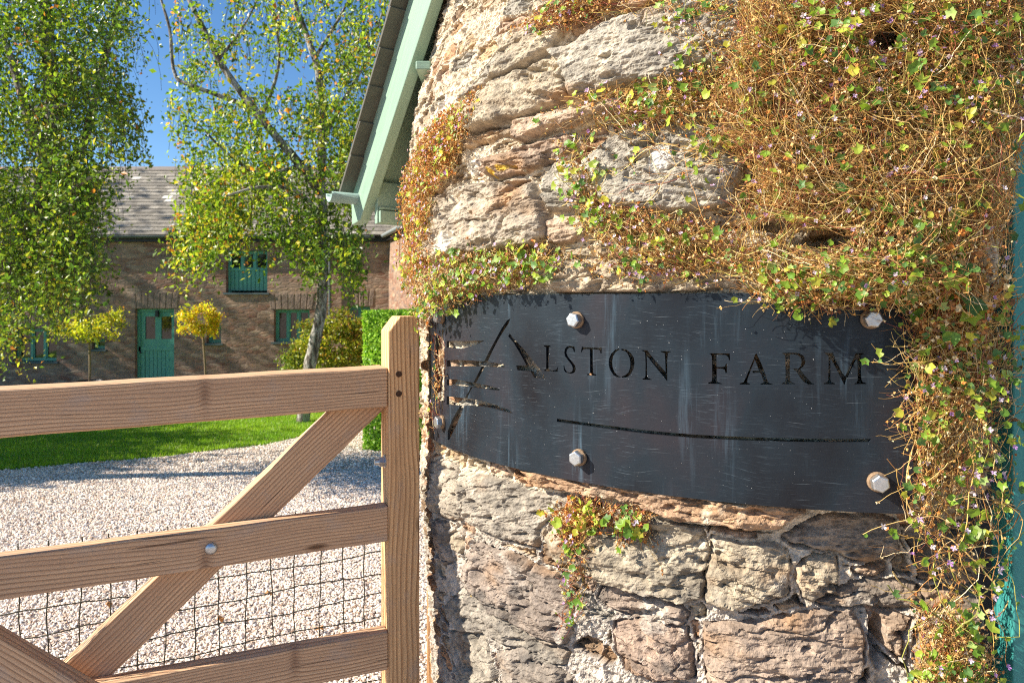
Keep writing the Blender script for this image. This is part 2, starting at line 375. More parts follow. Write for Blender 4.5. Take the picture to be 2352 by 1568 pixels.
# stones traced from the photograph, in crop coordinates; colour, proud height (m)
c4 = lambda p: [(752.6+.42*x, .42*y) for x, y in p]
c7 = lambda p: [(940.8+.36*x, 1003.8+.36*y) for x, y in p]
c8 = lambda p: [(1693.4+.36*x, 1003.8+.36*y) for x, y in p]
G1 = (.36,.335,.29); G2 = (.44,.375,.28); T1 = (.54,.40,.25); R1 = (.46,.28,.17); PK = (.46,.33,.24); DKs = (.20,.17,.15); BR = (.27,.19,.125)
ST = [
 (c4([(815,690),(830,620),(880,570),(900,520),(960,470),(1130,400),(1250,320),(1330,310),(1345,560),(1200,620),(1080,665),(940,700),(860,725)]), G2, .034),
 (c4([(1260,310),(1400,255),(1500,180),(1650,100),(1800,60),(1960,10),(2240,-60),(2450,60),(2400,300),(2240,420),(1960,460),(1700,470),(1560,500),(1380,560),(1355,545),(1335,400)]), G1, .038),
 (c4([(970,440),(980,350),(1010,250),(1100,170),(1200,120),(1310,85),(1370,110),(1370,130),(1300,200),(1250,290),(1180,340),(1090,400),(1000,455),(960,460)]), G2, .032),
 (c4([(750,560),(800,500),(850,440),(920,330),(960,290),(960,350),(940,420),(870,500),(800,540)]), G1, .014),
 (c4([(1330,150),(1400,110),(1480,110),(1500,150),(1470,175),(1350,195)]), PK, .018),
 (c4([(1420,-60),(1700,-80),(1850,0),(1810,30),(1700,55),(1560,45),(1460,30)]), R1, .03),
 (c4([(1080,690),(1120,665),(1240,640),(1400,620),(1560,570),(1650,560),(1650,620),(1500,650),(1400,690),(1300,710),(1240,730),(1160,750),(1110,775),(1080,765)]), PK, .040),
 (c4([(830,760),(900,735),(1000,715),(1080,725),(1080,745),(960,765),(900,800),(830,825),(815,800)]), T1, .018),
 (c4([(680,800),(740,760),(810,750),(820,800),(800,825),(700,830)]), T1, .015),
 (c4([(885,930),(900,890),(1020,850),(1130,800),(1250,770),(1350,750),(1370,800),(1310,870),(1200,910),(1100,950),(980,970),(920,960)]), (.42,.29,.21), .025),
 (c4([(560,1130),(650,1080),(760,1040),(900,1010),(1000,990),(1080,980),(1150,1020),(1180,1100),(1220,1160),(1240,1230),(1235,1290),(1180,1340),(1050,1360),(900,1390),(780,1390),(700,1400),(620,1420),(560,1440),(545,1300)]), (.40,.34,.27), .030),
 (c4([(1220,970),(1260,920),(1340,915),(1400,960),(1430,1060),(1400,1130),(1330,1140),(1250,1150),(1200,1080),(1200,1010)]), G1, .022),
 (c4([(1240,1210),(1320,1190),(1400,1180),(1430,1230),(1400,1300),(1300,1330),(1240,1310)]), PK, .024),
 (c4([(540,1030),(600,990),(700,960),(720,1000),(690,1040),(600,1080),(545,1100)]), T1, .014),
 (c4([(1430,900),(1500,820),(1650,720),(1850,640),(2100,600),(2300,640),(2300,900),(2240,1100),(2050,1150),(1800,1160),(1600,1150),(1520,1100),(1480,1000)]), G1, .030),
 (c4([(1460,1340),(1600,1320),(1800,1330),(1850,1350),(1700,1400),(1600,1410),(1500,1390)]), T1, .028),
 (c4([(1230,1450),(1500,1420),(1800,1400),(2100,1420),(2240,1440),(2240,1568),(1700,1590),(1300,1600),(1150,1520)]), (.44,.36,.26), .020),
 (c4([(560,1470),(800,1430),(1100,1410),(1140,1500),(1000,1580),(700,1600),(560,1600)]), T1, .016),
 (c7([(130,160),(200,150),(290,190),(310,290),(330,440),(330,520),(270,530),(200,510),(150,470),(125,330)]), (.36,.32,.27), .026),
 (c7([(330,220),(450,260),(600,300),(750,350),(960,400),(1010,430),(960,470),(850,530),(790,600),(780,720),(680,690),(540,640),(420,570),(340,510),(320,350)]), (.34,.31,.27), .028),
 (c7([(700,190),(1000,230),(1300,300),(1800,380),(2350,430),(2520,500),(2350,600),(2100,570),(1700,560),(1550,490),(1450,440),(1250,395),(1050,375),(800,300)]), R1, .040),
 (c7([(870,640),(920,580),(1060,560),(1200,500),(1380,510),(1500,540),(1700,590),(1850,640),(1900,760),(1860,900),(1860,1060),(1700,1090),(1540,1020),(1350,990),(1200,960),(1100,860),(960,820),(880,750)]), (.40,.35,.27), .036),
 (c7([(1930,680),(2300,720),(2420,780),(2440,900),(2400,1050),(2200,1100),(2000,1110),(1890,1080),(1890,900),(1930,760)]), G2, .034),
 (c7([(350,820),(380,700),(450,690),(600,740),(750,830),(880,900),(960,1000),(1000,1100),(1010,1230),(960,1340),(850,1330),(740,1270),(600,1180),(480,1110),(380,1020),(330,920)]), (.30,.25,.225), .032),
 (c7([(1180,1000),(1300,990),(1500,1060),(1700,1120),(1760,1180),(1720,1230),(1540,1240),(1380,1180),(1230,1130),(1160,1060)]), (.34,.27,.23), .028),
 (c7([(1280,1240),(1450,1200),(1600,1250),(1750,1270),(1790,1400),(1800,1568),(1550,1600),(1350,1520),(1290,1400)]), (.37,.27,.22), .030),
 (c7([(1880,1240),(2100,1220),(2500,1180),(2880,1180),(2940,1300),(2950,1500),(2850,1700),(1950,1700),(1880,1450)]), (.38,.29,.235), .034),
 (c7([(200,1080),(300,980),(420,1060),(600,1190),(740,1290),(880,1350),(960,1400),(950,1470),(800,1480),(700,1400),(560,1330),(430,1280),(300,1250),(220,1180)]), (.33,.31,.28), .026),
 (c7([(200,1250),(300,1270),(430,1300),(470,1450),(500,1568),(300,1640),(230,1450)]), G1, .026),
 (c7([(520,1400),(620,1360),(760,1430),(880,1500),(980,1568),(900,1680),(560,1680)]), (.33,.29,.26), .028),
 (c7([(240,640),(300,570),(330,640),(310,750),(260,720)]), G2, .02),
 (c7([(150,530),(240,560),(230,680),(250,800),(200,830),(160,700)]), (.34,.30,.27), .024),
 (c8([(560,560),(750,560),(950,560),(1130,600),(1160,800),(1000,880),(800,860),(680,800),(500,770),(380,740),(300,700),(400,640)]), DKs, .02),
 (c8([(400,900),(520,820),(680,830),(700,950),(680,1050),(540,1110),(450,1080),(390,980)]), G2, .030),
 (c8([(820,930),(1070,900),(1060,960),(960,990),(850,960)]), PK, .022),
 (c8([(560,1120),(700,1050),(820,1010),(1000,1020),(1150,1000),(1280,1050),(1300,1130),(1100,1170),(800,1150),(600,1140)]), DKs, .02),
 (c8([(920,1200),(1050,1190),(1180,1230),(1130,1330),(1120,1500),(1000,1400),(920,1300)]), PK, .016),
 (c8([(1250,700),(1400,600),(1720,640),(1740,1000),(1600,1010),(1300,1000)]), DKs, .022),
 (c8([(1320,1060),(1700,1040),(1750,1400),(1700,1640),(1250,1640),(1210,1300)]), DKs, .026),
]
def seg_sdf(px, py, poly):
    """signed distance, + inside"""
    n = len(poly); d2 = np.full(px.shape, 1e9); ins = np.zeros(px.shape, bool)
    for i in range(n):
        ax, ay = poly[i]; bx, by = poly[(i+1)%n]
        ex, ey = bx-ax, by-ay; L = ex*ex+ey*ey+1e-12
        t = np.clip(((px-ax)*ex+(py-ay)*ey)/L, 0, 1)
        dx = px-ax-t*ex; dy = py-ay-t*ey; d2 = np.minimum(d2, dx*dx+dy*dy)
        c = ((ay > py) != (by > py))
        xi = (bx-ax)*(py-ay)/((by-ay) if by != ay else 1e-12)+ax
        ins ^= c&(px < xi)
    d = np.sqrt(d2); return np.where(ins, d, -d)
def build_wall(parent):
    phi_f = np.arange(rad(-6), PHE, .0021/.95)
    phi = np.concatenate([np.linspace(rad(-75), rad(-6), 60)[:-1], phi_f, [PHE]])
    back = np.linspace(.012, .55, 40)                          # the jamb beside the door
    zv = np.concatenate([np.linspace(-1.75, -1.08, 40)[:-1], np.arange(-1.08, .86, .0022), np.linspace(.87, 1.6, 30)])
    PH, Z = np.meshgrid(phi, zv, indexing='ij')
    S = PH*.95
    u = S; v = Z
    # warp
    ws = S+.010*fbm(u*14, v*14, 1, 4)+.004*fbm(u*70, v*70, 5, 3)
    wz = Z+.007*fbm(u*12, v*16, 9, 4)+.003*fbm(u*70, v*90, 13, 3)
    best = np.full(S.shape, -1e3); hgt = np.zeros(S.shape); col = np.zeros(S.shape+(3,)); idm = np.full(S.shape, -1)
    for k, (poly, c, th) in enumerate(ST):
        xs = np.array([p[0] for p in poly]); ys = np.array([p[1] for p in poly])
        ph, zz, ok = hit(xs, ys, .96)
        pm = list(zip(ph*.95, zz)); q = np.array(pm)
        m = (ws > q[:,0].min()-.03)&(ws < q[:,0].max()+.03)&(wz > q[:,1].min()-.03)&(wz < q[:,1].max()+.03)
        i = np.nonzero(m)
        if not len(i[0]): continue
        d = seg_sdf(ws[i], wz[i], pm)+.005
        cx, cy = q.mean(0); rr = np.random.RandomState(k)
        tx, ty = rr.uniform(-.12, .12), rr.uniform(-.32, -.06); th = th*(.84 if cy < -.33 else 1.)
        inner = np.clip(d, 0, None)
        th2 = th+.4*0
        fc_ = np.minimum(inner*1.6, .012+inner*.12); prof = (th-.010)*(1-np.exp(-inner/.0028))+np.minimum(fc_, .018)
        prof = prof+np.clip((S[i]-cx)*tx+(Z[i]-cy)*ty, -.016, .016)*(1-np.exp(-inner/.01))
        up = d > best[i]
        bi = best[i]; hi = hgt[i]; ii = idm[i]
        bi[up] = d[up]; hi[up] = prof[up]; ii[up] = k
        best[i] = bi; hgt[i] = hi; idm[i] = ii
    # small random stones between the traced ones
    gs, gz = .085, .036
    cu = ws/gs; cv = wz/gz; iu = np.floor(cu).astype(int); iv = np.floor(cv).astype(int)
    f1 = np.full(S.shape, 9.); f2 = np.full(S.shape, 9.); cid = np.zeros(S.shape, int)
    J = np.random.RandomState(3).rand(256, 256, 3)
    for a in (-1, 0, 1):
        for b in (-1, 0, 1):
            ju = (iu+a)&255; jv = (iv+b)&255; r = J[ju, jv]
            dx = (cu-(iu+a+.15+.7*r[...,0]))*1.0; dy = (cv-(iv+b+.15+.7*r[...,1]))*.9
            d = np.sqrt(dx*dx+dy*dy)
            n1 = d < f1
            f2 = np.where(n1, f1, np.minimum(f2, d)); cid = np.where(n1, ju*256+jv, cid); f1 = np.where(n1, d, f1)
    fe = (f2-f1)*.03-.004
    rid = J.reshape(-1, 3)[cid]
    palette = np.array([T1, G2, R1, PK, (.46,.38,.28), G1, (.40,.33,.24), BR])
    fcol = palette[(rid[...,2]*7.99).astype(int)]
    inn = np.clip(fe, 0, None)*(rid[...,0] > .3)
    upk = np.clip((Z-.12)/.12, 0, 1)
    fprof = (.006+.016*rid[...,1])*(1-.62*upk)*(1-np.exp(-inn/.003))
    filler = best < -.005
    body = np.where(filler, np.where(inn > 0, 1., 0.), np.clip(best/.002, 0, 1))
    H = np.where(filler, fprof, np.where(best > 0, hgt, 0))
    # bedding and fracture
    ang = np.where(filler, rid[...,0]*.6-.3, 0)+ (np.where(idm >= 0, ((idm*37)%11-5)*.05, 0))
    su = u*np.cos(ang)+v*np.sin(ang); sv = -u*np.sin(ang)+v*np.cos(ang)
    off = np.where(filler, rid[...,1]*5, idm*3.7)
    strata = ridged(su*9+off, sv*42+off, 21, 5, .55)-.6
    lump = fbm(su*16+off, sv*22+off, 31, 4)
    gouge = np.clip(fbm(su*26+off, sv*60, 41, 4)-.18, 0, 1)
    step = np.floor((sv*38+1.8*fbm(u*9+off, v*9, 51, 3)))
    stepn = (np.sin(step*12.9898+off*3)*43758.5453)%1
    crack = np.clip(.05-np.abs(fbm(su*7+off, sv*15+off, 71, 4)), 0, .05)/.05
    H = H+body*(.0045*fbm(su*55, sv*105+off, 121, 4, .6)-.004*np.clip(fbm(su*40, sv*90+off, 131, 3), 0, 1)+.012*strata+.007*lump-.035*gouge+.0045*stepn-.007*crack)
    mort = fbm(u*60, v*60, 61, 5, .65)
    H = H+(1-body)*(.009+.009*np.clip((-.33-Z)/.1, 0, 1)+.010*mort+.005*fbm(u*20, v*20, 66, 3)+.004*fbm(u*140, v*140, 67, 3))
    H += .0008*fbm(u*230, v*230, 68, 2)
    # the deep dark hollows below the sign
    for (x, y, a, b, dp) in ((1660,1226,125,17,.10),(1450,1182,70,14,.06),(2040,1500,22,70,.05),(1095,1320,14,22,.02),(1900,555,60,16,.04),(1790,520,50,14,.04)):
        ph, zz, ok = hit(x, y, .96); ph2, z2, _ = hit(x+a, y+b, .96)
        a2 = abs(ph2-ph)*.95; b2 = abs(z2-zz)
        e = ((S-ph*.95)/a2)**2+((Z-zz)/b2)**2+.5*fbm(u*30, v*30, 81, 3)
        H -= dp*np.clip(1.2-e, 0, 1)
    R = rbase(PH, Z)+H
    s0, s1 = pS(985,900)[0]/RP-.03, pS(2098,900)[0]/RP+.02
    R = R-.04*np.clip((PH-rad(70))/rad(14), 0, 1)*np.clip((-.29-Z)/.02, 0, 1)*np.clip((Z+.56)/.16, .35, 1)
    win = np.clip((PH-s0)/.02, 0, 1)*np.clip((s1-PH)/.02, 0, 1)*np.clip((Z+.318)/.012, 0, 1)*np.clip((.030-Z)/.012, 0, 1)
    R = np.where(win > 0, np.minimum(R, (RP-.013+.006*np.clip((rad(50)-PH)/.2, 0, 1))*win+(1-win)*(RP+.05)), R)
    # colours
    base = np.array([s[1] for s in ST]+[(.5,.45,.37)])
    base = base*.75+np.array((.42,.36,.28))*.25; base[-1] = (.5,.45,.37)
    kcol = base[np.where(idm >= 0, idm, len(ST))]
    sc = np.where(filler[...,None], fcol, kcol)
    lowk = np.clip((-.33-Z)/.2, 0, 1)[...,None]
    mortc = np.array((.66,.57,.44))*(1-lowk)+np.array((.52,.47,.42))*lowk
    sc = sc*(1+.02*lowk)
    var = fbm(su*10+off, sv*24+off, 91, 5, .6)[...,None]
    sc = sc*(1+.55*var)
    ir = np.clip(fbm(u*8+3, v*16, 95, 4)-.12, 0, .5)[...,None]*1.6
    sc = sc*(1-ir)+np.array((.42,.25,.13))*ir
    dk = np.clip(fbm(u*11, v*13+5, 99, 5, .6)-.15, 0, .5)[...,None]*1.1
    dk = np.clip(dk*(1+.9*lowk), 0, .8); sc = sc*(1-dk)+np.array((.12,.115,.11))*dk; sc = sc*(.95-lowk*np.array((.16,.17,.17))); mortc = mortc*(1-lowk*.14)
    sm = np.clip(fbm(u*18, v*20, 103, 5, .65)-.22, 0, .5)[...,None]*2.2      # mortar smeared over faces
    sc = sc*(1-sm)+mortc*sm
    mortc = mortc*(1+.35*fbm(u*40, v*40, 107, 4))[...,None]
    bb = np.clip(body, 0, 1)[...,None]
    for (x, y, a, b, cc_) in ((1528,372,26,24,(.80,.78,.74)),(1185,392,14,5,(.62,.40,.04)),(1158,398,7,12,(.66,.42,.05)),(1105,385,30,10,(.74,.70,.62)),(1060,560,26,20,(.70,.66,.58)),(1040,250,26,16,(.78,.72,.66))):
        ph, zz, ok = hit(x, y, .96); ph2, z2, _ = hit(x+a, y+b, .96)
        e = ((S-ph*.95)/(abs(ph2-ph)*.95))**2+((Z-zz)/abs(z2-zz))**2+1.6*fbm(u*60, v*60, 141, 4)
        k_ = np.clip((1.-e)*2, 0, .85)[...,None]; sc = sc*(1-k_)+np.array(cc_)*k_; mortc = mortc*(1-k_)+np.array(cc_)*k_
    COL = np.clip(sc*bb+mortc*(1-bb), .02, .8)
    V = wpos(PH, Z, R)
    # jamb
    last = V[-1]; lc = COL[-1]
    jb = []; jc = []
    for i, b in enumerate(back):
        q = last.copy(); q[:,0] = q[:,0]+.012*fbm(np.full(len(zv), b*30), zv*30, 111, 3)-.0*b; q[:,1] = last[:,1]+b+.006
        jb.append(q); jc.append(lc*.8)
    V = np.concatenate([V, np.stack(jb)], 0); COL = np.concatenate([COL, np.stack(jc)], 0)
    nz = MX[:,2]; top = L0[2]+.16-((V[...,0]-L0[0])*nz[0]+(V[...,1]-L0[1])*nz[1])/nz[2]
    V[...,2] = np.where(V[...,2] > top, top, V[...,2])
    nu, nv = V.shape[:2]
    idx = np.arange(nu*nv).reshape(nu, nv)
    Q = np.stack([idx[:-1,:-1], idx[1:,:-1], idx[1:,1:], idx[:-1,1:]], -1).reshape(-1, 4)
    return mk('wall', V.reshape(-1,3), [Q], MR, parent, col=COL.reshape(-1,3), smooth=False)

def rl(p, q, t): return np.array(p)*(1-t)+np.array(q)*t
L0 = P3(838, 512, 1.99); U0 = P3(985, 20, 1.66)          # board outer face, middle line low and high
dirv = U0-L0; dirv /= np.linalg.norm(dirv)
hz = np.array([dirv[0], dirv[1], 0]); hz /= np.linalg.norm(hz)
inw = np.array([-hz[1], hz[0], 0]);  inw = inw if inw[0] > 0 else -inw         # towards the wall
MX = np.array([dirv, inw, np.cross(dirv, inw)]).T                    # local x along board, y inwards, z up-slope normal
if MX[2,2] < 0: MX[:,2] *= -1
barn = tag(empty('stone_barn', (CX, CY, .05)), 'rounded corner of a stone barn with sage green bargeboard, filling the right of the picture', 'barn')
build_wall(barn)

# ------------------------------------------------------------------ roof verge of the barn
def bmat(o):
    m = np.eye(4); m[:3,:3] = MX; m[:3,3] = o; return m
def pxplane(x, y, off=0.):
    """px -> local (along, up) on the board face plane moved inwards by off"""
    r = P3(x, y, 1.)-np.array([0,0,ZC]); o = np.array([0,0,ZC]); n = inw
    t = np.dot(L0+inw*off-o, n)/np.dot(r, n); p = o+r*t-L0
    return np.array([np.dot(p, MX[:,0]), np.dot(p, MX[:,2])])
# outline of the board face
ol = [pxplane(803, 443), pxplane(808, 470), pxplane(808, 517), pxplane(827, 506), pxplane(856, 416)]
tr = pxplane(1013, 0); tl = pxplane(954, 0)
dd = .9
ol2 = ol[2:]+[np.array([tr[0]+dd, tr[1]]), np.array([tl[0]+dd, tl[1]])]+[pxplane(806, 440)]
Vb, Fb = prism([(a[0], 0, a[1]) for a in ol2], (0, .032, 0))
mm = Matrix(bmat(L0))
if MX[:,1].dot(np.cross(MX[:,2], MX[:,0])) < 0: pass
bb = mk('bargeboard', Vb, Fb, MTG, barn, matrix=mm); bevel(bb, .003)
al = pxplane(806, 440)[0]; upz = (pxplane(806, 440)[1]+tl[1])/2
# slates overhanging the verge
parts = []
n = 14; L = (tl[0]+dd-al)/n*1.0
for i in range(0, n):
    x0 = al+i*L-.004; x1 = x0+L+.03
    z0 = upz+.004; tz = .012
    Vq, Fq = box(x0, x1, -.040-.004*random.random(), 1.7, 0, .011)
    Vq = [(x, y, z0+z+(x1-x)*.055+.002) for x, y, z in Vq]
    parts.append((Vq, Fq))
Vs, Fs = join(parts)
def m_slate2():
    t = NT('roof_slate_near'); p = t.coord()
    c = t.mix(t.noise(p, 12, 5, .65), (.05,.05,.042), (.13,.125,.10))
    return t.done(t.pbr(c, .7, 0, t.bump(t.noise(p, 50, 4, .6), .5, .004), .3))
MS2 = m_slate2()
bevel(mk('roof_slates', Vs, Fs, MS2, barn, matrix=mm), .002)
# soffit under the overhang, purlin end, boxed eaves, gutter
zs = pxplane(853, 484)[1]
sof = (box(al-.02, tl[0]+dd, .033, .32, upz-.040, upz-.022))
mk('soffit', *sof, MTG, barn, matrix=mm)
lo = L0+inw*.033
def W(a, i, z): return L0+hz*a+inw*i+np.array([0,0,z])
zb = pxplane(840, 512)[1]
e0 = P3(845, 484, 1.99)[2]; e1 = P3(845, 440, 1.99)[2]; eb = P3(845, 513, 1.99)[2]
fa = []
e487 = P3(845, 484, 1.99)[2]
fa.append(box(.00, .020, .030, .42, eb-L0[2], e1-L0[2]+.03))
fa.append(box(.0205, .034, .034, .42, eb-L0[2]+.002, e487-L0[2]))
fa.append(box(.0205, .028, .034, .42, e487-L0[2]+.004, e487-L0[2]+.012))
M2 = np.eye(4); M2[:3,0] = hz; M2[:3,1] = inw; M2[:3,2] = (0,0,1); M2[:3,3] = L0
ea = mk('eaves_box', *join(fa), MTG, barn, matrix=Matrix(M2)); bevel(ea, .002)
# half round gutter along the eaves, cut end towards the lawn
gp = P3(793, 447, 2.02)
rg = .026; nn = 14; Vg = []; Fg = []
loc = gp-L0; ga = np.dot(loc, hz); gi = np.dot(loc, inw)
for j, ii in enumerate((gi-.045, .9)):
    for rr2 in (rg, rg-.003):
        for k in range(nn+1):
            q = math.pi+math.pi*k/nn
            Vg.append((ga-.012+rr2*1.05*math.cos(q), ii, loc[2]+.004+rr2*math.sin(q)*1.1))
m_ = nn+1
for k in range(nn):
    Fg += [(k, k+1, 2*m_+k+1, 2*m_+k), (m_+k, 3*m_+k, 3*m_+k+1, m_+k+1), (k, m_+k, m_+k+1, k+1)]
Fg += [(0, 2*m_, 3*m_, m_), (nn, m_+nn, 3*m_+nn, 2*m_+nn)]
MGU = m_plain('pale_gutter', (.24,.36,.32), .4, .0, 20, .15)
mk('gutter', Vg, Fg, MGU, barn, matrix=Matrix(M2), smooth=True)
pe = P3(963, 152, 1.70)
o = mk('purlin_end', *box(pe[0]-.008, pe[0]+.03, pe[1]-.01, pe[1]+.3, pe[2]-.012, pe[2]+.010), MTG, barn); bevel(o)
# teal door leaf and lintel on the right of the corner
Vd, Fd = join([box(.771, .866, 1.050, 1.10, .0, ZC+.262), box(.869, .964, 1.053, 1.10, .0, ZC+.262), box(.967, 1.062, 1.051, 1.10, .0, ZC+.262), box(1.065, 1.16, 1.053, 1.10, .0, ZC+.262), box(.90, 1.17, 1.102, 1.14, .1, ZC+.25)])
o = mk('door', Vd, Fd, MDT, barn); bevel(o, .003)
o = mk('lintel', *box(.66, 1.7, .93, 1.05, ZC+.432, ZC+.56), MTG, barn); bevel(o, .003)
o = mk('door_frame', *box(.80, 1.3, 1.16, 1.25, ZC+.20, ZC+.43), MDK, barn)
# interior wall behind the opening, the gap's shade put into its dark colour
mk('inner_wall', *box(.80, 2.2, 1.70, 1.80, -.1, ZC+1.2), m_plain('shaded_interior', (.05,.045,.04), .95), barn)

# ------------------------------------------------------------------ the sign
fA = lambda p: [pS((1030+x/3.9194)*.9408, (720+y/3.92)*.9408) for x, y in p]
f2_ = lambda p: [pS((1300+x/6.189)*.9408, (800+y/6.189)*.9408) for x, y in p]
f3_ = lambda p: [pS((1700+x/5.345)*.9408, (830+y/5.345)*.9408) for x, y in p]
f6_ = lambda p: [pS((1000+x/1.8092)*.9408, (680+y/1.81)*.9408) for x, y in p]
HOLES = [
 fA([(122,1000),(122,430),(140,397),(163,384),(190,402),(208,450),(211,1010),(160,1015)]),
 fA([(232,440),(440,440),(595,436),(540,465),(460,490),(370,514),(290,510),(232,500)]),
 fA([(235,624),(330,620),(470,628),(590,634),(640,640),(790,665),(790,693),(700,690),(560,683),(400,682),(235,683)]),
 fA([(848,220),(812,245),(760,320),(700,430),(640,540),(590,640),(540,740),(490,840),(440,930),(400,995),(340,1100),(290,1190),(247,1300),(247,1385),(262,1385),(310,1290),(370,1160),(400,1070),(425,1000),(470,900),(520,830),(575,730),(625,640),(680,520),(740,410),(790,330),(830,270)]),
 fA([(235,805),(330,808),(420,825),(520,845),(640,868),(740,897),(740,915),(640,905),(500,885),(380,872),(235,862)]),
 fA([(235,968),(340,978),(480,995),(600,1020),(720,1055),(830,1095),(872,1135),(780,1115),(680,1085),(560,1065),(440,1058),(360,1060),(235,1045)]),
 fA([(840,368),(880,420),(960,500),(1060,620),(1130,710),(1190,800),(1075,790),(1040,728),(915,720),(902,675),(995,675),(998,665),(940,560),(880,460),(825,395)]),
 f2_([(170,265),(275,268),(275,283),(250,292),(245,500),(245,630),(300,642),(350,635),(372,615),(388,575),(380,665),(178,650),(178,635),(205,628),(210,500),(208,295),(178,280)]),
 f2_([(640,290),(643,365),(628,365),(615,320),(590,300),(555,300),(525,330),(515,380),(540,440),(600,510),(645,570),(655,620),(640,670),(600,692),(550,690),(500,670),(478,640),(470,570),(482,572),(492,620),(520,660),(560,675),(600,660),(610,610),(595,560),(540,490),(495,430),(482,370),(492,320),(520,285),(560,272),(600,278),(625,285)]),
 f2_([(748,280),(770,292),(900,300),(1025,300),(1047,292),(1045,388),(1030,388),(1022,345),(990,330),(912,325),(912,500),(915,680),(930,695),(965,705),(965,722),(822,715),(822,700),(855,692),(868,680),(868,500),(868,322),(790,320),(760,335),(745,370),(735,370),(740,330)]),
 f2_([(1315,312),(1250,330),(1190,390),(1155,470),(1150,550),(1170,630),(1220,710),(1270,745),(1330,755),(1330,738),(1280,715),(1235,660),(1210,590),(1205,510),(1220,430),(1255,370),(1290,342),(1315,335)]),
 f2_([(1345,315),(1420,330),(1490,385),(1530,450),(1542,530),(1530,610),(1490,690),(1440,740),(1390,758),(1350,752),(1350,735),(1400,715),(1450,670),(1475,600),(1478,520),(1465,450),(1430,380),(1390,350),(1345,338)]),
 f2_([(1640,335),(1735,340),(1760,375),(1850,490),(1950,600),(2010,670),(2005,500),(1995,385),(1965,375),(1935,362),(1935,350),(2085,355),(2085,368),(2045,380),(2035,500),(2035,650),(2037,800),(2028,800),(1960,715),(1850,580),(1740,440),(1728,445),(1728,600),(1730,720),(1745,760),(1800,778),(1800,790),(1662,780),(1662,768),(1695,755),(1705,720),(1708,550),(1702,400),(1690,360),(1660,350)]),
 f3_([(155,172),(435,175),(440,262),(425,262),(415,220),(380,195),(262,192),(262,350),(330,352),(370,345),(385,310),(400,305),(398,425),(380,430),(370,390),(340,375),(265,372),(265,530),(285,550),(330,565),(330,578),(155,568),(155,552),(190,545),(205,525),(205,350),(200,210),(185,185)]),
 f3_([(785,172),(850,310),(905,450),(935,545),(960,565),(998,572),(998,585),(835,580),(835,570),(880,555),(880,545),(845,440),(828,425),(745,430),(730,412),(740,398),(818,398),(765,255),(720,370),(668,510),(665,555),(700,570),(700,582),(565,578),(565,565),(615,550),(640,500),(690,385),(750,245),(765,190)]),
 f3_([(1110,168),(1250,165),(1340,170),(1400,205),(1432,260),(1425,310),(1395,350),(1358,378),(1400,440),(1460,510),(1510,560),(1545,575),(1545,582),(1470,582),(1410,550),(1350,480),(1300,400),(1265,385),(1260,372),(1330,375),(1365,340),(1375,290),(1370,240),(1330,200),(1270,185),(1225,188),(1225,350),(1228,530),(1250,555),(1285,565),(1285,578),(1115,575),(1115,562),(1150,548),(1165,530),(1165,350),(1160,200),(1140,185)]),
 f3_([(1672,168),(1785,168),(1850,310),(1920,440),(1945,470),(2000,350),(2085,170),(2190,170),(2190,182),(2155,195),(2155,350),(2165,520),(2180,550),(2225,562),(2225,575),(2065,575),(2065,565),(2095,550),(2108,520),(2105,250),(2090,260),(2040,360),(1980,490),(1945,578),(1930,578),(1880,480),(1810,340),(1765,260),(1755,260),(1755,520),(1765,550),(1812,562),(1812,578),(1665,575),(1665,562),(1700,550),(1722,530),(1728,350),(1728,210),(1705,190)]),
 f6_([(650,618),(850,645),(1050,670),(1250,688),(1500,700),(1750,706),(2040,708),(2030,722),(1750,722),(1500,716),(1250,704),(1050,686),(850,660),(650,632)]),
]
sign = tag(empty('farm_sign', tuple(wpos(rad(60), -.32, RP))), 'curved black steel sign with cut-out letters reading ALSTON FARM, bolted to the rounded stone wall', 'sign')
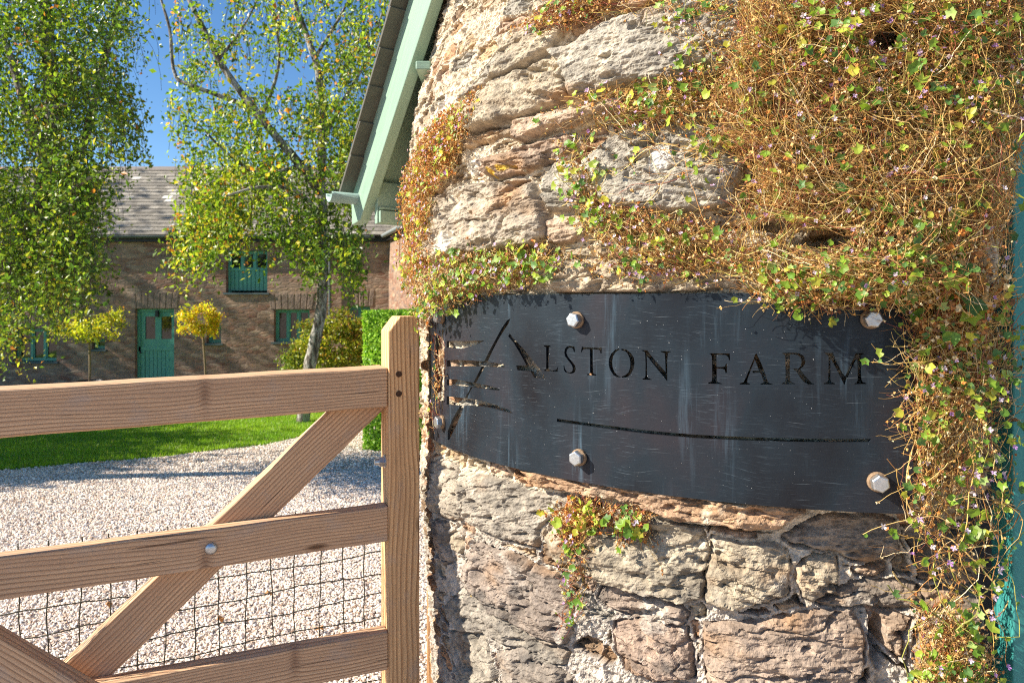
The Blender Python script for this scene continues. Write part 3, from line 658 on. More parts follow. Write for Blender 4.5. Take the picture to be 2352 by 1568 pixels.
def build_plate():
    sL = pS(985, 1000)[0]; sR = pS(2098, 900)[0]; zt = .0165; zb = -.319
    r = .010; outer = []
    for (cx, cz, a0) in ((sR-r, zt-r, 0), (sL+r, zt-r, 90), (sL+r, zb+r, 180), (sR-2*r, zb+2*r, 270)):
        rr2 = 2*r if a0 == 270 else r
        for k in range(6):
            q = rad(a0+k*18); outer.append((cx+rr2*math.cos(q), cz+rr2*math.sin(q)))
    vs = []; es = []
    def ring(p, close=True):
        b = len(vs); vs.extend(Vector(q) for q in p); n = len(p)
        es.extend((b+i, b+(i+1)%n) for i in range(n))
    # subdivide the long sides so the plate bends smoothly
    ex = []
    for i in range(len(outer)):
        a = np.array(outer[i]); b = np.array(outer[(i+1)%len(outer)]); L = np.linalg.norm(b-a); m = max(1, int(L/.012))
        ex += [tuple(a+(b-a)*k/m) for k in range(m)]
    ring(ex)
    for h in HOLES:
        hh = []
        for i in range(len(h)):
            a = np.array(h[i]); b = np.array(h[(i+1)%len(h)]); L = np.linalg.norm(b-a); m = max(1, int(L/.012))
            hh += [tuple(a+(b-a)*k/m) for k in range(m)]
        ring(hh)
    for s in np.arange(sL+.012, sR-.008, .013):
        for z in np.arange(zb+.012, zt-.008, .02): vs.append(Vector((s, z)))
    ov, oe, of, *_ = geometry.delaunay_2d_cdt(vs, es, [], 0, 1e-6)
    P = np.array([tuple(v) for v in ov]); T = np.array([f for f in of])
    cen = P[T].mean(1)
    keep = seg_sdf(cen[:,0], cen[:,1], ex) > 0
    for h in HOLES: keep &= seg_sdf(cen[:,0], cen[:,1], h) < 0
    T = T[keep]
    th = .0045
    wob = .0012*np.sin(P[:,0]*9)*np.cos(P[:,1]*7)
    Vf = wpos(P[:,0]/RP, P[:,1], RP+wob+.0015); Vk = wpos(P[:,0]/RP, P[:,1], RP+wob-th)
    n = len(P); ed = {}
    for t in T:
        for a, b in ((t[0],t[1]),(t[1],t[2]),(t[2],t[0])): ed[(a,b)] = ed.get((a,b), 0)+1
    side = np.array([(a, a+n, b+n, b) for (a, b) in ed if (b, a) not in ed])+2*n
    V = np.concatenate([Vf, Vk, Vf, Vk]); sh = np.concatenate([np.c_[P, np.zeros(n)], np.c_[P, np.ones(n)*.01]]*2)
    o = mk('plate', V, [T, T[:,::-1]+n, side], MPL, sign, attrs={'sh': sh})
    fl = np.ones(2*len(T)+len(side), bool); fl[2*len(T):] = False; o.data.polygons.foreach_set('use_smooth', fl)
    return o
plate = build_plate()
def hexbolt(px, py, rr=.0135, hh=.012, rust=False, rot=0.2, parent=sign, lab=None):
    ph, z, ok = hit(px, py, RP+.022); ph = float(ph); z = float(z)
    nrm = np.array([-math.cos(ph), -math.sin(ph), 0]); c = wpos(ph, z, RP)
    tz = np.array([0,0,1.]); tx = np.cross(nrm, tz)
    def ringp(r, t, nseg=6, o=rot): return [c+nrm*t+r*(tx*math.cos(o+2*math.pi*i/nseg)+tz*math.sin(o+2*math.pi*i/nseg)) for i in range(nseg)]
    V = ringp(rr, .0085)+ringp(rr, .0085+hh-.002)+ringp(rr*.86, .0085+hh, 6)
    Fc = [(i, (i+1)%6, 6+(i+1)%6, 6+i) for i in range(6)]+[(6+i, 6+(i+1)%6, 12+(i+1)%6, 12+i) for i in range(6)]+[tuple(range(12, 18)), tuple(range(5,-1,-1))]
    b = mk('bolt', V, Fc, MST, parent); bevel(b, .0008)
    w = mk('washer', *lathe([(rr*1.02, .001), (rr*1.12, .0025), (rr*1.12, .0068), (rr*1.0, .0084)], c, nrm, 20), MRU, b, smooth=False)
    # threaded rod behind, back to the masonry
    mk('stud', *cylr(c+nrm*.004, c-nrm*.05, .006), MST, b)
    if lab: b['label'] = lab
for a in ((1312,735,0.2),(1318,1054,.5),(2010,733,.1),(2026,1113,.35),(997,728,.2),(998,970,.3)): hexbolt(a[0], a[1], rot=a[2])

# ------------------------------------------------------------------ the timber gate
gO = P3(893, YH, 1.60); ge = np.array([.924, .383, 0]); gv = np.array([-.383, .924, 0]); ge /= np.linalg.norm(ge); gv = np.array([-ge[1], ge[0], 0])
gate = tag(empty('timber_gate', (gO[0], gO[1], .0)), 'larch field gate with diagonal brace and wire mesh, left of the sign', 'gate')
def gpx(x, y, off=0.):
    r = P3(x, y, 1.)-np.array([0,0,ZC]); o = np.array([0,0,ZC]); t = np.dot(gO+gv*off-o, gv)/np.dot(r, gv)
    p = o+r*t-gO; return np.array([np.dot(p, ge), p[2]])
def beam(name, pa_t, pb_t, pa_b, pb_b, off, th, mat, ext0=0, ext1=0, cutR=None, cutL=None, label=None, bev=.003, flip=False):
    """front face given by px: top line a->b and bottom line a->b on plane `off`; returns mesh with local X along it"""
    ta, tb, ba, bb_ = gpx(*pa_t, off), gpx(*pb_t, off), gpx(*pa_b, off), gpx(*pb_b, off)
    d = ((tb-ta)+(bb_-ba))/2; d /= np.linalg.norm(d); nrm2 = np.array([-d[1], d[0]])
    o2 = (ta+ba)/2
    # local frame
    X = ge*d[0]+np.array([0,0,1])*d[1]; Z = ge*nrm2[0]+np.array([0,0,1])*nrm2[1]; Y = gv
    Om = gO+gv*off+ge*o2[0]+np.array([0,0,1])*o2[1]
    hw = (abs(np.dot(ta-ba, nrm2))+abs(np.dot(tb-bb_, nrm2)))/4
    Lb = np.dot((tb+bb_)/2-o2, d)
    x0t = x0b = -ext0; x1t = x1b = Lb+ext1
    def cutx(u, s):   # x where local line z=s*hw meets the vertical u
        return (u-o2[0]-nrm2[0]*s*hw)/d[0]
    def cutw(w, s): return (w-o2[1]-nrm2[1]*s*hw)/d[1]
    if cutR is not None:
        f = cutx if cutR[0] == 'u' else cutw; x1t, x1b = f(cutR[1], 1), f(cutR[1], -1)
    if cutL is not None:
        f = cutx if cutL[0] == 'u' else cutw; x0t, x0b = f(cutL[1], 1), f(cutL[1], -1)
    n = 24; V = []; Fc = []
    for k in range(n+1):
        t = k/n
        for (xa, xb, s) in ((x0b, x1b, -1), (x0t, x1t, 1)):
            for y in (0, th):
                V.append((xa+(xb-xa)*t, y, s*hw+.0006*math.sin(k*2.1+s)))
    for k in range(n):
        b = k*4; Fc += [(b, b+4, b+6, b+2), (b+1, b+3, b+7, b+5), (b+2, b+6, b+7, b+3), (b, b+1, b+5, b+4)]
    Fc += [(0, 2, 3, 1), (n*4, n*4+1, n*4+3, n*4+2)]
    m = np.eye(4); m[:3,0] = X; m[:3,1] = Y; m[:3,2] = Z; m[:3,3] = Om
    o = mk(name, V, Fc, mat, gate, matrix=Matrix(m)); bevel(o, bev, 2)
    if label: o['label'] = label
    return o
PW = .0465*1.6; PD = .089
beam('rail', (0,897), (893,843), (0,1005), (893,936), .003, .084, MWR, ext0=1.32, cutR=('u', -.001), label='top rail', bev=.005)
beam('rail', (0,1281), (893,1163), (0,1379), (893,1242), .003, .042, MWR, ext0=1.32, cutR=('u', -.001), label='middle rail with a round bolt head')
beam('rail', (252,1569), (893,1452), (250,1672), (893,1536), .003, .042, MWR, ext0=1.6, cutR=('u', -.001), label='lower rail')
w_top = gpx(800, 950, .045)[1]
beam('brace', (128,1541), (758,950), (233,1568+10), (872,946), .046, .045, MWR, ext0=.3, cutR=('w', gpx(800, 930, .046)[1]), label='long diagonal brace')
beam('brace', (-60,1435), (190,1572), (-110,1520), (150,1670), .0-.045, .046, MWR, ext1=.35, cutL=('w', gpx(0, 960)[1]), label='lower brace crossing the bottom left corner')
# post: vertical, front face u 0..PW
wt = gpx(940, 726)[1]; wc = gpx(893, 761)[1]; uc = gpx(919, 726)[0]
prof = [(0, -1.30), (PW, -1.30), (PW, wt), (uc, wt), (0, wc)]
Vp = []; n = len(prof)
X = np.array([0,0,1.]); Y = gv; Z = -ge
m = np.eye(4); m[:3,0] = X; m[:3,1] = Y; m[:3,2] = np.cross(X, Y); m[:3,3] = gO+ge*PW/2+np.array([0,0,0]); sgn = np.dot(np.cross(X, Y), ge)
ring_ = [(w, 0, (u-PW/2)*sgn) for u, w in prof]
Vp, Fp = prism(ring_, (0, PD, 0))
post = mk('post', Vp, Fp, MWP, gate, matrix=Matrix(m)); bevel(post, .003)
p2 = post.copy(); C.objects.link(p2); p2.parent = gate; p2.location = post.location+Vector(tuple(-ge*2.14)); p2.location.z -= .06
for yy in (859, 904):
    u, w = gpx(916, yy); c = gO+ge*u+np.array([0,0,w])
    mk('peg', *lathe([(.0072, .004), (.0072, -.0012), (.006, -.002), (.0022, -.0016)], c, gv, 14), m_plain('rusty_peg', (.075,.035,.018), .85, .2, 150, .6, .6), gate)
u, w = gpx(485, 1260); c = gO+ge*u+np.array([0,0,w])
o = mk('coach_bolt', *lathe([(.0128, .0035), (.0128, .001), (.0115, -.001), (.008, -.0035), (.003, -.0045)], c, gv, 24), MST, gate, smooth=True)
# bolt through the post side, nut on the left face
u0 = 0; w = gpx(893, 1067)[1]; c = gO+gv*.040+np.array([0,0,w])
o = mk('hinge_bolt', *cylr(c+ge*.01, c-ge*.026, .0075, n=14), MST, gate); bevel(o, .001)
mk('nut', *cylr(c-ge*.0005, c-ge*.015, .0125, n=6), MST, o); mk('washer', *cylr(c+ge*.001, c-ge*.0025, .0155, n=18), MST, o)
# wire mesh behind the rails
def mesh_wires():
    off = .093; paths = []
    tw = gpx(893, 1166, .045)[1]; bw = -1.15
    ys = [1281-49*.0]; rr2 = np.random.RandomState(5)
    u_off = gpx(787, 1281, off); us = [u_off[0]+.0545*k for k in range(-28, 3)]
    wsz = [u_off[1]+.045*0-.0522*k for k in range(-2, 11)]
    def wob(u, w): return .0022*np.sin(u*31+w*17)+.0016*np.sin(u*71+w*5), .0035*np.sin(u*23+w*3)*np.sin(w*31)
    K = 80
    for u in us:
        if u > .03: continue
        w = np.linspace(tw, bw, K); uu = np.full(K, u)+.0035*np.sin(w*9+u*40)+.0012*np.sin(w*60+u*9)
        a, b = wob(uu, w); P = gO+np.outer(uu, ge)+np.outer(off+a, gv)+np.outer(w, (0,0,1)); paths.append(P)
    for w0 in wsz:
        if w0 > tw: continue
        u = np.linspace(us[0], .012, K); w = w0+.0035*np.sin(u*16+w0*50)+.0022*np.abs(np.sin(u*math.pi/.0545))+u*.03
        a, b = wob(u, w); P = gO+np.outer(u, ge)+np.outer(off+a+.0018, gv)+np.outer(w, (0,0,1)); paths.append(P)
    P = np.array(paths); V, Q = tubes(P, np.full(P.shape[:2], .0014), 5)
    return V, Q
V, Q = mesh_wires()
mk('wire_mesh', V, [Q], m_plain('dark_wire', (.045,.05,.04), .5, .5), gate)
# closing post behind the stone corner
gp_ = tag(empty('gate_post', (-.23, 2.03, 0)), 'narrow closing post with iron latch rods, half hidden between the gate and the sign', 'post')
xl = (980-PX)/F*2.0
def mkbox_x(name, x0, x1, y0, y1, z0, z1, mat, parent, lab=None):   # grain upright
    m = np.eye(4); m[:3,0] = (0,0,1); m[:3,1] = (0,1,0); m[:3,2] = (-1,0,0); m[:3,3] = ((x0+x1)/2, y0, 0)
    hw = (x1-x0)/2; V, Fc = box(z0, z1, 0, y1-y0, -hw, hw)
    o = mk(name, V, Fc, mat, parent, matrix=Matrix(m)); bevel(o, .002); return o
mkbox_x('post_board', xl, xl+.045, 2.0, 2.09, 0, ZC-.37, MWP, gp_)
mk('strap', *box(xl+.002, xl+.008, 1.985, 1.998, ZC-.39, ZC-.02), MDK, gp_)
p = P3(975, 990, 1.97); o = mk('catch', *box(p[0]-.008, p[0]+.03, 1.96, 1.995, p[2]-.011, p[2]+.011), MDK, gp_); bevel(o, .002)
p = P3(968, 1050, 1.95); mk('latch_rod', *cylr(p-np.array([.03,.02,0]), p+np.array([.04,.045,0]), .008), MDK, gp_)

# ------------------------------------------------------------------ ground
def gz(y): return ZC-1.25-.05*np.minimum(y, 19)
def ground():
    xs = np.concatenate([np.linspace(-400,-20,8)[:-1], np.linspace(-20, 8, 60), np.linspace(8,400,8)[1:]])
    ys = np.concatenate([np.linspace(-60,-4,8)[:-1], np.linspace(-4, 20, 70), np.linspace(20,900,12)[1:]])
    X, Y = np.meshgrid(xs, ys, indexing='ij'); Z = gz(Y)+np.where(Y < 20, .012*fbm(X*1.1, Y*1.1, 200, 3), 0)
    V = np.stack([X,Y,Z], -1).reshape(-1,3); I = np.arange(len(V)).reshape(X.shape)
    return V, np.stack([I[:-1,:-1], I[1:,:-1], I[1:,1:], I[:-1,1:]], -1).reshape(-1,4)
V, Q = ground()
tag(mk('gravel_drive', V, [Q], m_gravel_ground(), loc=(0,0,0), smooth=True), kind='structure')
edge = [(-16,5.2),(-9,5.7),(-6,6.1),(-4.8,6.45),(-3.6,7.2),(-2.9,8.0),(-2.55,8.9),(-2.5,10),(-2.6,12),(-2.9,14.9)]
def edge_y(x):
    e = np.array(edge[:7]); return np.interp(x, e[:,0], e[:,1])
def inlawn(x, y):
    return (y > edge_y(x)+.05*fbm(x*4, y*0+3, 210, 3))&(y < 15.1)&(x < np.interp(y, [8.0,8.9,10,12,14.9], [-2.9,-2.55,-2.5,-2.6,-2.9]))
def lawn():
    xs = np.linspace(-16, -2.5, 70); T = np.linspace(0, 1, 40); V = []
    xr = np.interp
    for x in xs:
        y0 = float(edge_y(x)); y1 = 15.1
        for t in T:
            y = y0+(y1-y0)*t**1.3
            xx = min(x, float(np.interp(y, [8.0,8.9,10,12,14.9], [-2.9,-2.55,-2.5,-2.6,-2.9])))
            V.append((xx+.04*math.sin(y*5), y+(.05*math.sin(x*7)+.03*math.sin(x*19))*(1-t), float(gz(y))+.012*float(fbm(np.array([xx*1.1]), np.array([y*1.1]), 200, 3)[0])+.010*min(1,t*12)+.003))
    I = np.arange(len(V)).reshape(70, 40)
    return V, np.stack([I[:-1,:-1], I[1:,:-1], I[1:,1:], I[:-1,1:]], -1).reshape(-1,4)
V, Q = lawn(); tag(mk('lawn', V, [Q], m_lawn(), loc=(-9,10,0), smooth=True), kind='structure')
def grass():
    N = 150000; x = RS.uniform(-11, -2.3, N); y = 5.6+(13.5-5.6)*RS.rand(N)**1.5
    k = inlawn(x, y)&(x/y > -.82); x = x[k]; y = y[k]; n = len(x)
    z = gz(y)+.012*fbm(x*1.1, y*1.1, 200, 3)+.004; h = RS.uniform(.02, .05, n); a = RS.rand(n)*6.28; w = .006
    lx = RS.normal(0, .014, n); ly = RS.normal(0, .014, n)
    A = np.stack([x-w*np.cos(a), y-w*np.sin(a), z], -1); B = np.stack([x+w*np.cos(a), y+w*np.sin(a), z], -1); T = np.stack([x+lx, y+ly, z+h], -1)
    V = np.stack([A,B,T], 1).reshape(-1,3); pat = .5+.5*fbm(x*1.3, y*1.3, 220, 3)
    c = np.array((.12,.28,.012))[None]*(1-pat[:,None])+np.array((.36,.50,.03))[None]*pat[:,None]; c = c*RS.uniform(.7,1.3,(n,1))
    yl = RS.rand(n) < .05; c[yl] = (.4,.36,.12)
    return V, np.arange(3*n).reshape(-1,3), np.repeat(c, 3, 0)
V, Q, c = grass(); tag(mk('grass', V, [Q], MLG, col=c, loc=(-6,9,0)), 'short green grass of the lawn before the farmhouse', 'grass', kind='stuff')
def gravel():
    out = []
    for (d0, d1, dens, s0, s1) in ((2.2, 4.2, 10000, .0045, .0105), (4.2, 6.4, 5500, .006, .012), (6.4, 9.5, 2200, .007, .014)):
        N = int((d1*d1-d0*d0)/2*.80*dens); y = np.sqrt(RS.uniform(d0*d0, d1*d1, N)); r = RS.uniform(-.83, -.03, N); x = r*y
        s = s0+(s1-s0)*RS.rand(N)**1.6; out.append(np.stack([x,y,s], -1))
    P = np.concatenate(out); k = (~inlawn(P[:,0], P[:,1]))&(((P[:,0]-CX)**2+(P[:,1]-CY)**2) > .93**2); P = P[k]; n = len(P)
    base = np.array([(1,0,0),(0,1,0),(-1,0,0),(0,-1,0),(0,0,1),(0,0,-1.)]); Fi = np.array([(0,1,4),(1,2,4),(2,3,4),(3,0,4),(1,0,5),(2,1,5),(3,2,5),(0,3,5)])
    a = RS.rand(n)*6.28; ca, sa = np.cos(a), np.sin(a)
    v = base[None]*(1+RS.uniform(-.3, .3, (n,6,1)))*np.stack([P[:,2]*RS.uniform(.8,1.35,n), P[:,2]*RS.uniform(.6,1.,n), P[:,2]*RS.uniform(.4,.8,n)], -1)[:,None,:]
    tl = RS.normal(0, .35, n); v = np.stack([v[...,0]*ca[:,None]-v[...,1]*sa[:,None], v[...,0]*sa[:,None]+v[...,1]*ca[:,None], v[...,2]+v[...,0]*tl[:,None]], -1)
    z = gz(P[:,1])+.012*fbm(P[:,0]*1.1, P[:,1]*1.1, 200, 3)+P[:,2]*RS.uniform(.1,.7,n)
    v += np.stack([P[:,0], P[:,1], z], -1)[:,None,:]
    pal = np.array([(.86,.73,.61),(.89,.80,.70),(.80,.64,.51),(.72,.57,.46),(.90,.84,.76),(.52,.36,.26),(.74,.64,.58),(.54,.48,.45)])
    c = pal[RS.choice(8, n, p=[.2,.18,.16,.1,.12,.07,.11,.06])]*RS.uniform(.8,1.12,(n,1))
    return v.reshape(-1,3), (Fi[None]+6*np.arange(n)[:,None,None]).reshape(-1,3), np.repeat(c, 6, 0)
V, Q, c = gravel(); tag(mk('gravel', V, [Q], m_attr('pebble', .75), col=c, loc=(-2,4,0)), 'loose pinkish white gravel chippings covering the drive behind the gate', 'gravel', kind='stuff')

# ------------------------------------------------------------------ farmhouse
HY = 16.0
def hx(x, d=HY): return (x-PX)/F*d
def hzz(y, d=HY): return ZC-(y-YH)/F*d
house = tag(empty('farmhouse', (-7.5, HY, hzz(905))), 'long two storey stone farmhouse with slate roof and teal windows, beyond the lawn', 'house')
xl_, xr_ = -19.0, hx(893)
OPEN = {}
def O(k, x0, x1, y0, y1): OPEN[k] = (hx(x0), hx(x1), hzz(y1), hzz(y0))
O('wl', 30, 130, 755, 830); O('ws', 210, 241, 778, 802); O('door', 310, 400, 709, 912); O('ws2', 474, 508, 748, 788)
O('wu', 519, 614, 575, 672); O('wr', 629, 711, 711, 785); O('wf', 799, 850, 704, 732); O('wl2', -120, -60, 755, 830)
def holed_wall(x0, x1, z0, z1, holes, y, dep):
    xs = sorted({x0, x1, *[h[0] for h in holes], *[h[1] for h in holes]}); zs = sorted({z0, z1, *[h[2] for h in holes], *[h[3] for h in holes]})
    V = []; Fc = []; vid = {}
    def v(p):
        k = tuple(round(q, 5) for q in p)
        if k not in vid: vid[k] = len(V); V.append(p)
        return vid[k]
    for i in range(len(xs)-1):
        for j in range(len(zs)-1):
            cx, cz = (xs[i]+xs[i+1])/2, (zs[j]+zs[j+1])/2
            if any(h[0] < cx < h[1] and h[2] < cz < h[3] for h in holes): continue
            Fc.append([v((xs[i],y,zs[j])), v((xs[i+1],y,zs[j])), v((xs[i+1],y,zs[j+1])), v((xs[i],y,zs[j+1]))])
    for a, b, c, d in holes:
        for p, q in (((a,c),(b,c)), ((b,c),(b,d)), ((b,d),(a,d)), ((a,d),(a,c))):
            Fc.append([v((p[0],y,p[1])), v((p[0],y+dep,p[1])), v((q[0],y+dep,q[1])), v((q[0],y,q[1]))])
    Fc.append([v((x0,y,z0)), v((x0,y,z1)), v((x0,y+4.6,z1)), v((x0,y+4.6,z0))])
    Fc.append([v((x0,y+4.6,z0)), v((x0,y+4.6,z1)), v((x1,y+4.6,z1)), v((x1,y+4.6,z0))])
    Fc.append([v((x1,y+4.6,z0)), v((x1,y+4.6,z1)), v((x1,y,z1)), v((x1,y,z0))])
    # dark room behind the openings
    return V, Fc
g0 = float(gz(16.5))-.2; wt_ = hzz(545)
mk('wall', *holed_wall(xl_, xr_, g0, wt_, list(OPEN.values()), HY, .3), MHS, house)
def window(op, n=3, panel=0., dep=.13, sill=True, fr=.05, name='window'):
    a, b, c, d = OPEN[op]; parts = []; y0, y1 = HY+dep, HY+dep+.07
    cc = c+panel
    parts.append(box(a+.002, a+fr, y0, y1, c+.002, d-.002)); parts.append(box(b-fr, b-.002, y0, y1, c+.002, d-.002))
    parts.append(box(a+fr, b-fr, y0+.002, y1, d-fr, d-.002)); parts.append(box(a+fr, b-fr, y0+.002, y1, cc+.002, cc+fr))
    w = (b-a-2*fr)/n
    for k in range(1, n): parts.append(box(a+fr+w*k-.026, a+fr+w*k+.026, y0+.002, y1, cc+fr, d-fr))
    for k in range(n):     # sashes
        x0 = a+fr+w*k+(.026 if k else 0); x1 = a+fr+w*(k+1)-(.026 if k < n-1 else 0)
        s = .024
        for q in (box(x0, x0+s, y0+.018, y1-.01, cc+fr, d-fr), box(x1-s, x1, y0+.018, y1-.01, cc+fr, d-fr), box(x0+s, x1-s, y0+.019, y1-.01, cc+fr, cc+fr+s), box(x0+s, x1-s, y0+.019, y1-.01, d-fr-s, d-fr)): parts.append(q)
    f = mk(name, *join(parts), MTL, house); 
    mk('pane', *box(a+fr*.5, b-fr*.5, y1-.030, y1-.022, cc+fr*.5, d-fr*.5), MGL, f)
    mk('room_back', *box(a-.3, b+.3, HY+.9, HY+.95, c-.1, d+.3), MDK, f)
    if panel:
        pb = []
        nb = 9; ww = (b-a-2*fr)/nb
        for k in range(nb): pb.append(box(a+fr+ww*k+.006, a+fr+ww*(k+1)-.006, y0+.02, y1, c+.05, cc))
        mk('boarded_panel', *join(pb), MTL, f)
    if sill: mk('sill', *box(a-.05, b+.05, HY-.05, y0+.01, c-.045, c+.0), MDS, f)
    return f
MDS = m_plain('slate_sill', (.06,.09,.10), .6)
window('wl'); window('ws', 1); window('ws2', 1); window('wu', 3, panel=.52); window('wr'); window('wf', 2); window('wl2')
# arches of upright stones above the openings
def arch(k, col):
    a, b, c, d = OPEN[k]; parts = []; n = max(6, int((b-a)/.11)); h = .36
    for i in range(n):
        x0 = a-.08+(b-a+.16)*i/n; x1 = a-.08+(b-a+.16)*(i+1)/n-.012; mid = (i+.5)/n-.5; fan = mid*.25
        V, Fc = box(x0, x1, HY-.006-.006*random.random(), HY+.12, d+.006, d+h+.03*random.random())
        V = [(x+(z-d)*fan, y, z+.05*(1-4*mid*mid)*0) for x, y, z in V]; parts.append((V, Fc))
    o = mk('lintel_stones', *join(parts), MARCH, house); bevel(o, .012)
def m_arch():
    t = NT('arch_stone'); p = t.coord(); n = t.noise(t.map(p, (7,7,2)), 1.5, 5, .7)
    c = t.ramp(n, [(.3, (.16,.12,.10)), (.5, (.23,.165,.13)), (.7, (.30,.22,.17))])
    return t.done(t.pbr(c, .95, 0, t.bump(t.noise(p, 20, 4, .6), .6, .03), .2))
MARCH = m_arch()
for k in ('wl', 'door', 'wr', 'wf'): arch(k, None)
# stable door
a, b, c, d = OPEN['door']; y0 = HY+.10
fr = join([box(a+.002, a+.07, y0, y0+.09, c, d-.002), box(b-.07, b-.002, y0, y0+.09, c, d-.002), box(a+.07, b-.07, y0+.002, y0+.09, d-.07, d-.002)])
zmid = hzz(800)
mk('door_frame', *fr, MTL, house)
pw = [(hx(327), hx(350), hzz(779), hzz(727)), (hx(364), hx(388), hzz(779), hzz(727))]
parts = []
def dpanel(x0, x1, z0, z1, yy=y0+.03): parts.append(box(x0, x1, yy, yy+.04, z0, z1))
da, db = a+.075, b-.075
dpanel(da, pw[0][0], zmid+.01, d-.075); dpanel(pw[0][1], pw[1][0], zmid+.01, d-.075); dpanel(pw[1][1], db, zmid+.01, d-.075)
for q in pw: dpanel(q[0], q[1], q[3], d-.075); dpanel(q[0], q[1], zmid+.01, q[2])
parts.append(box(da, db, y0+.012, y0+.03, zmid-.05, zmid+.03))
parts.append(box(da, da+.09, y0+.015, y0+.03, c+.02, zmid-.05)); parts.append(box(db-.09, db, y0+.015, y0+.03, c+.02, zmid-.05))
nb = 8; ww = (db-da)/nb
for k in range(nb): parts.append(box(da+ww*k+.005, da+ww*(k+1)-.005, y0+.03, y0+.07, c+.02, zmid-.01))
dr = mk('door', *join(parts), MTL, house)
for q in pw: mk('pane', *box(q[0]-.01, q[1]+.01, y0+.05, y0+.056, q[2]-.01, q[3]+.01), MGL, dr)
for q in pw: mk('blind', *box(q[0]-.02, q[1]+.02, y0+.12, y0+.125, q[2]-.02, q[2]+(q[3]-q[2])*.55), m_plain('linen', (.5,.46,.4), .9), dr)
p = P3(317, 802, 1); mk('handle', *box(hx(313), hx(317), y0-.0, y0+.015, hzz(808), hzz(796)), MDK, dr)
mk('handle', *box(hx(354), hx(361), y0-.06, y0+.0, hzz(728), hzz(713)), MDK, dr)
mk('letter_plate', *cylr((hx(318), y0-.0, hzz(810)), (hx(318), y0-.03, hzz(810)), .02), MDK, dr)
# small lamp above the left of the door (hanging lantern on the frame)
# fascia, gutter, downpipe
mk('fascia', *box(xl_, hx(880)+.1, HY-.10, HY-.002, hzz(556), hzz(545)), MDK, house)
mk('eaves_soffit', *box(xl_, hx(880)+.1, HY-.10, HY+.05, hzz(545)+.0, hzz(543)), MDK, house)
def halfpipe(p0, p1, r, name, mat, parent):
    p0 = np.array(p0, float); p1 = np.array(p1, float); t = p1-p0; t /= np.linalg.norm(t); s = np.cross(t, (0,0,1.)); s /= np.linalg.norm(s)
    V = []; Fc = []; n = 10
    for p in (p0, p1):
        for rr2 in (r, r*.9):
            for k in range(n+1):
                q = math.pi+math.pi*k/n; V.append(p+s*rr2*math.cos(q)+np.array([0,0,rr2*math.sin(q)]))
    m = n+1
    for k in range(n): Fc += [(k, k+1, 2*m+k+1, 2*m+k), (m+k, 3*m+k, 3*m+k+1, m+k+1)]
    Fc += [(0, 2*m, 3*m, m), (n, m+n, 3*m+n, 2*m+n)]
    return mk(name, V, Fc, mat, parent, smooth=True)
gyz = hzz(540, HY-.15)
halfpipe((xl_, HY-.17, gyz), (hx(865), HY-.17, gyz-.02), .065, 'gutter', MGP, house)
mk('downpipe', *join([cylr((hx(760), HY-.08, g0), (hx(760), HY-.08, hzz(556)), .035), cylr((hx(760), HY-.08, hzz(556)), (hx(760), HY-.17, gyz-.05), .035)]), MGP, house, smooth=False)
# roof of overlapping slate courses
pitch = math.atan2(2.0, 2.5); sl = 3.25; ro = np.array([0, HY-.22, wt_+.02])
ux = np.array([1,0,0]); uy = np.array([0, math.cos(pitch), math.sin(pitch)]); uz = np.cross(ux, uy)
def roofm(org): 
    m = np.eye(4); m[:3,0] = ux; m[:3,1] = uy; m[:3,2] = uz; m[:3,3] = org; return Matrix(m)
ridge_y = (392)
parts = []; nr = 20; rh = .165
for r in range(nr):
    V, Fc = box(xl_-.2, hx(905)+1.8, r*rh, r*rh+rh*1.25, .0, .014)
    V = [(x, y, z+.018*(1-(y-r*rh)/(rh*1.25))+.0) for x, y, z in V]; parts.append((V, Fc))
mk('roof', *join(parts), MSL, house, matrix=roofm(ro))
pk = ro+uy*nr*rh
rdg = mk('ridge', *prism([(xl_-.2, pk[1]-.16, pk[2]-.08), (xl_-.2, pk[1], pk[2]+.05), (xl_-.2, pk[1]+.16, pk[2]-.08)], (hx(905)+2.0-xl_, 0, 0)), m_plain('ridge_tile', (.2,.17,.15), .8), house)
mk('rear_roof', [(xl_-.2, pk[1]+.02, pk[2]), (hx(905)+1.8, pk[1]+.02, pk[2]), (hx(905)+1.8, pk[1]+3, wt_), (xl_-.2, pk[1]+3, wt_)], [(0,1,2,3)], MSL, house)
# wing returning towards the camera on the right
wx0, wy0 = hx(893), HY+.0; wx1, wy1 = -1.45, 12.2
dirw = np.array([wx1-wx0, wy1-wy0, 0]); Lw = np.linalg.norm(dirw); dirw /= Lw; nw = np.array([dirw[1], -dirw[0], 0]); nw = -nw if nw[0] < 0 else nw
mk('wing_wall', *prism([(wx0, wy0-.001, g0), (wx1, wy1, g0), (wx1, wy1, wt_-.02), (wx0, wy0-.001, wt_-.02)], nw*4), MHS, house)
w0 = np.array([wx0, wy0, gyz]); w1 = np.array([wx1, wy1, gyz])
halfpipe(w0-nw*.15+dirw*.12, w1-nw*.15, .065, 'gutter', m_plain('zinc_gutter', (.32,.36,.38), .35, .2), house)
V, Fc = prism([w0+np.array([0,0,-.13])-nw*.09, w1+np.array([0,0,-.13])-nw*.09, w1+np.array([0,0,-.03])-nw*.09, w0+np.array([0,0,-.03])-nw*.09], nw*.085)
mk('fascia', V, Fc, MDK, house)
mw = np.eye(4); ux2 = dirw; uy2 = nw*math.cos(pitch)+np.array([0,0,math.sin(pitch)])
mw[:3,0] = ux2; mw[:3,1] = uy2; mw[:3,2] = np.cross(ux2, uy2); mw[:3,3] = np.array([wx0, wy0, wt_+.02])-nw*.2
parts = []
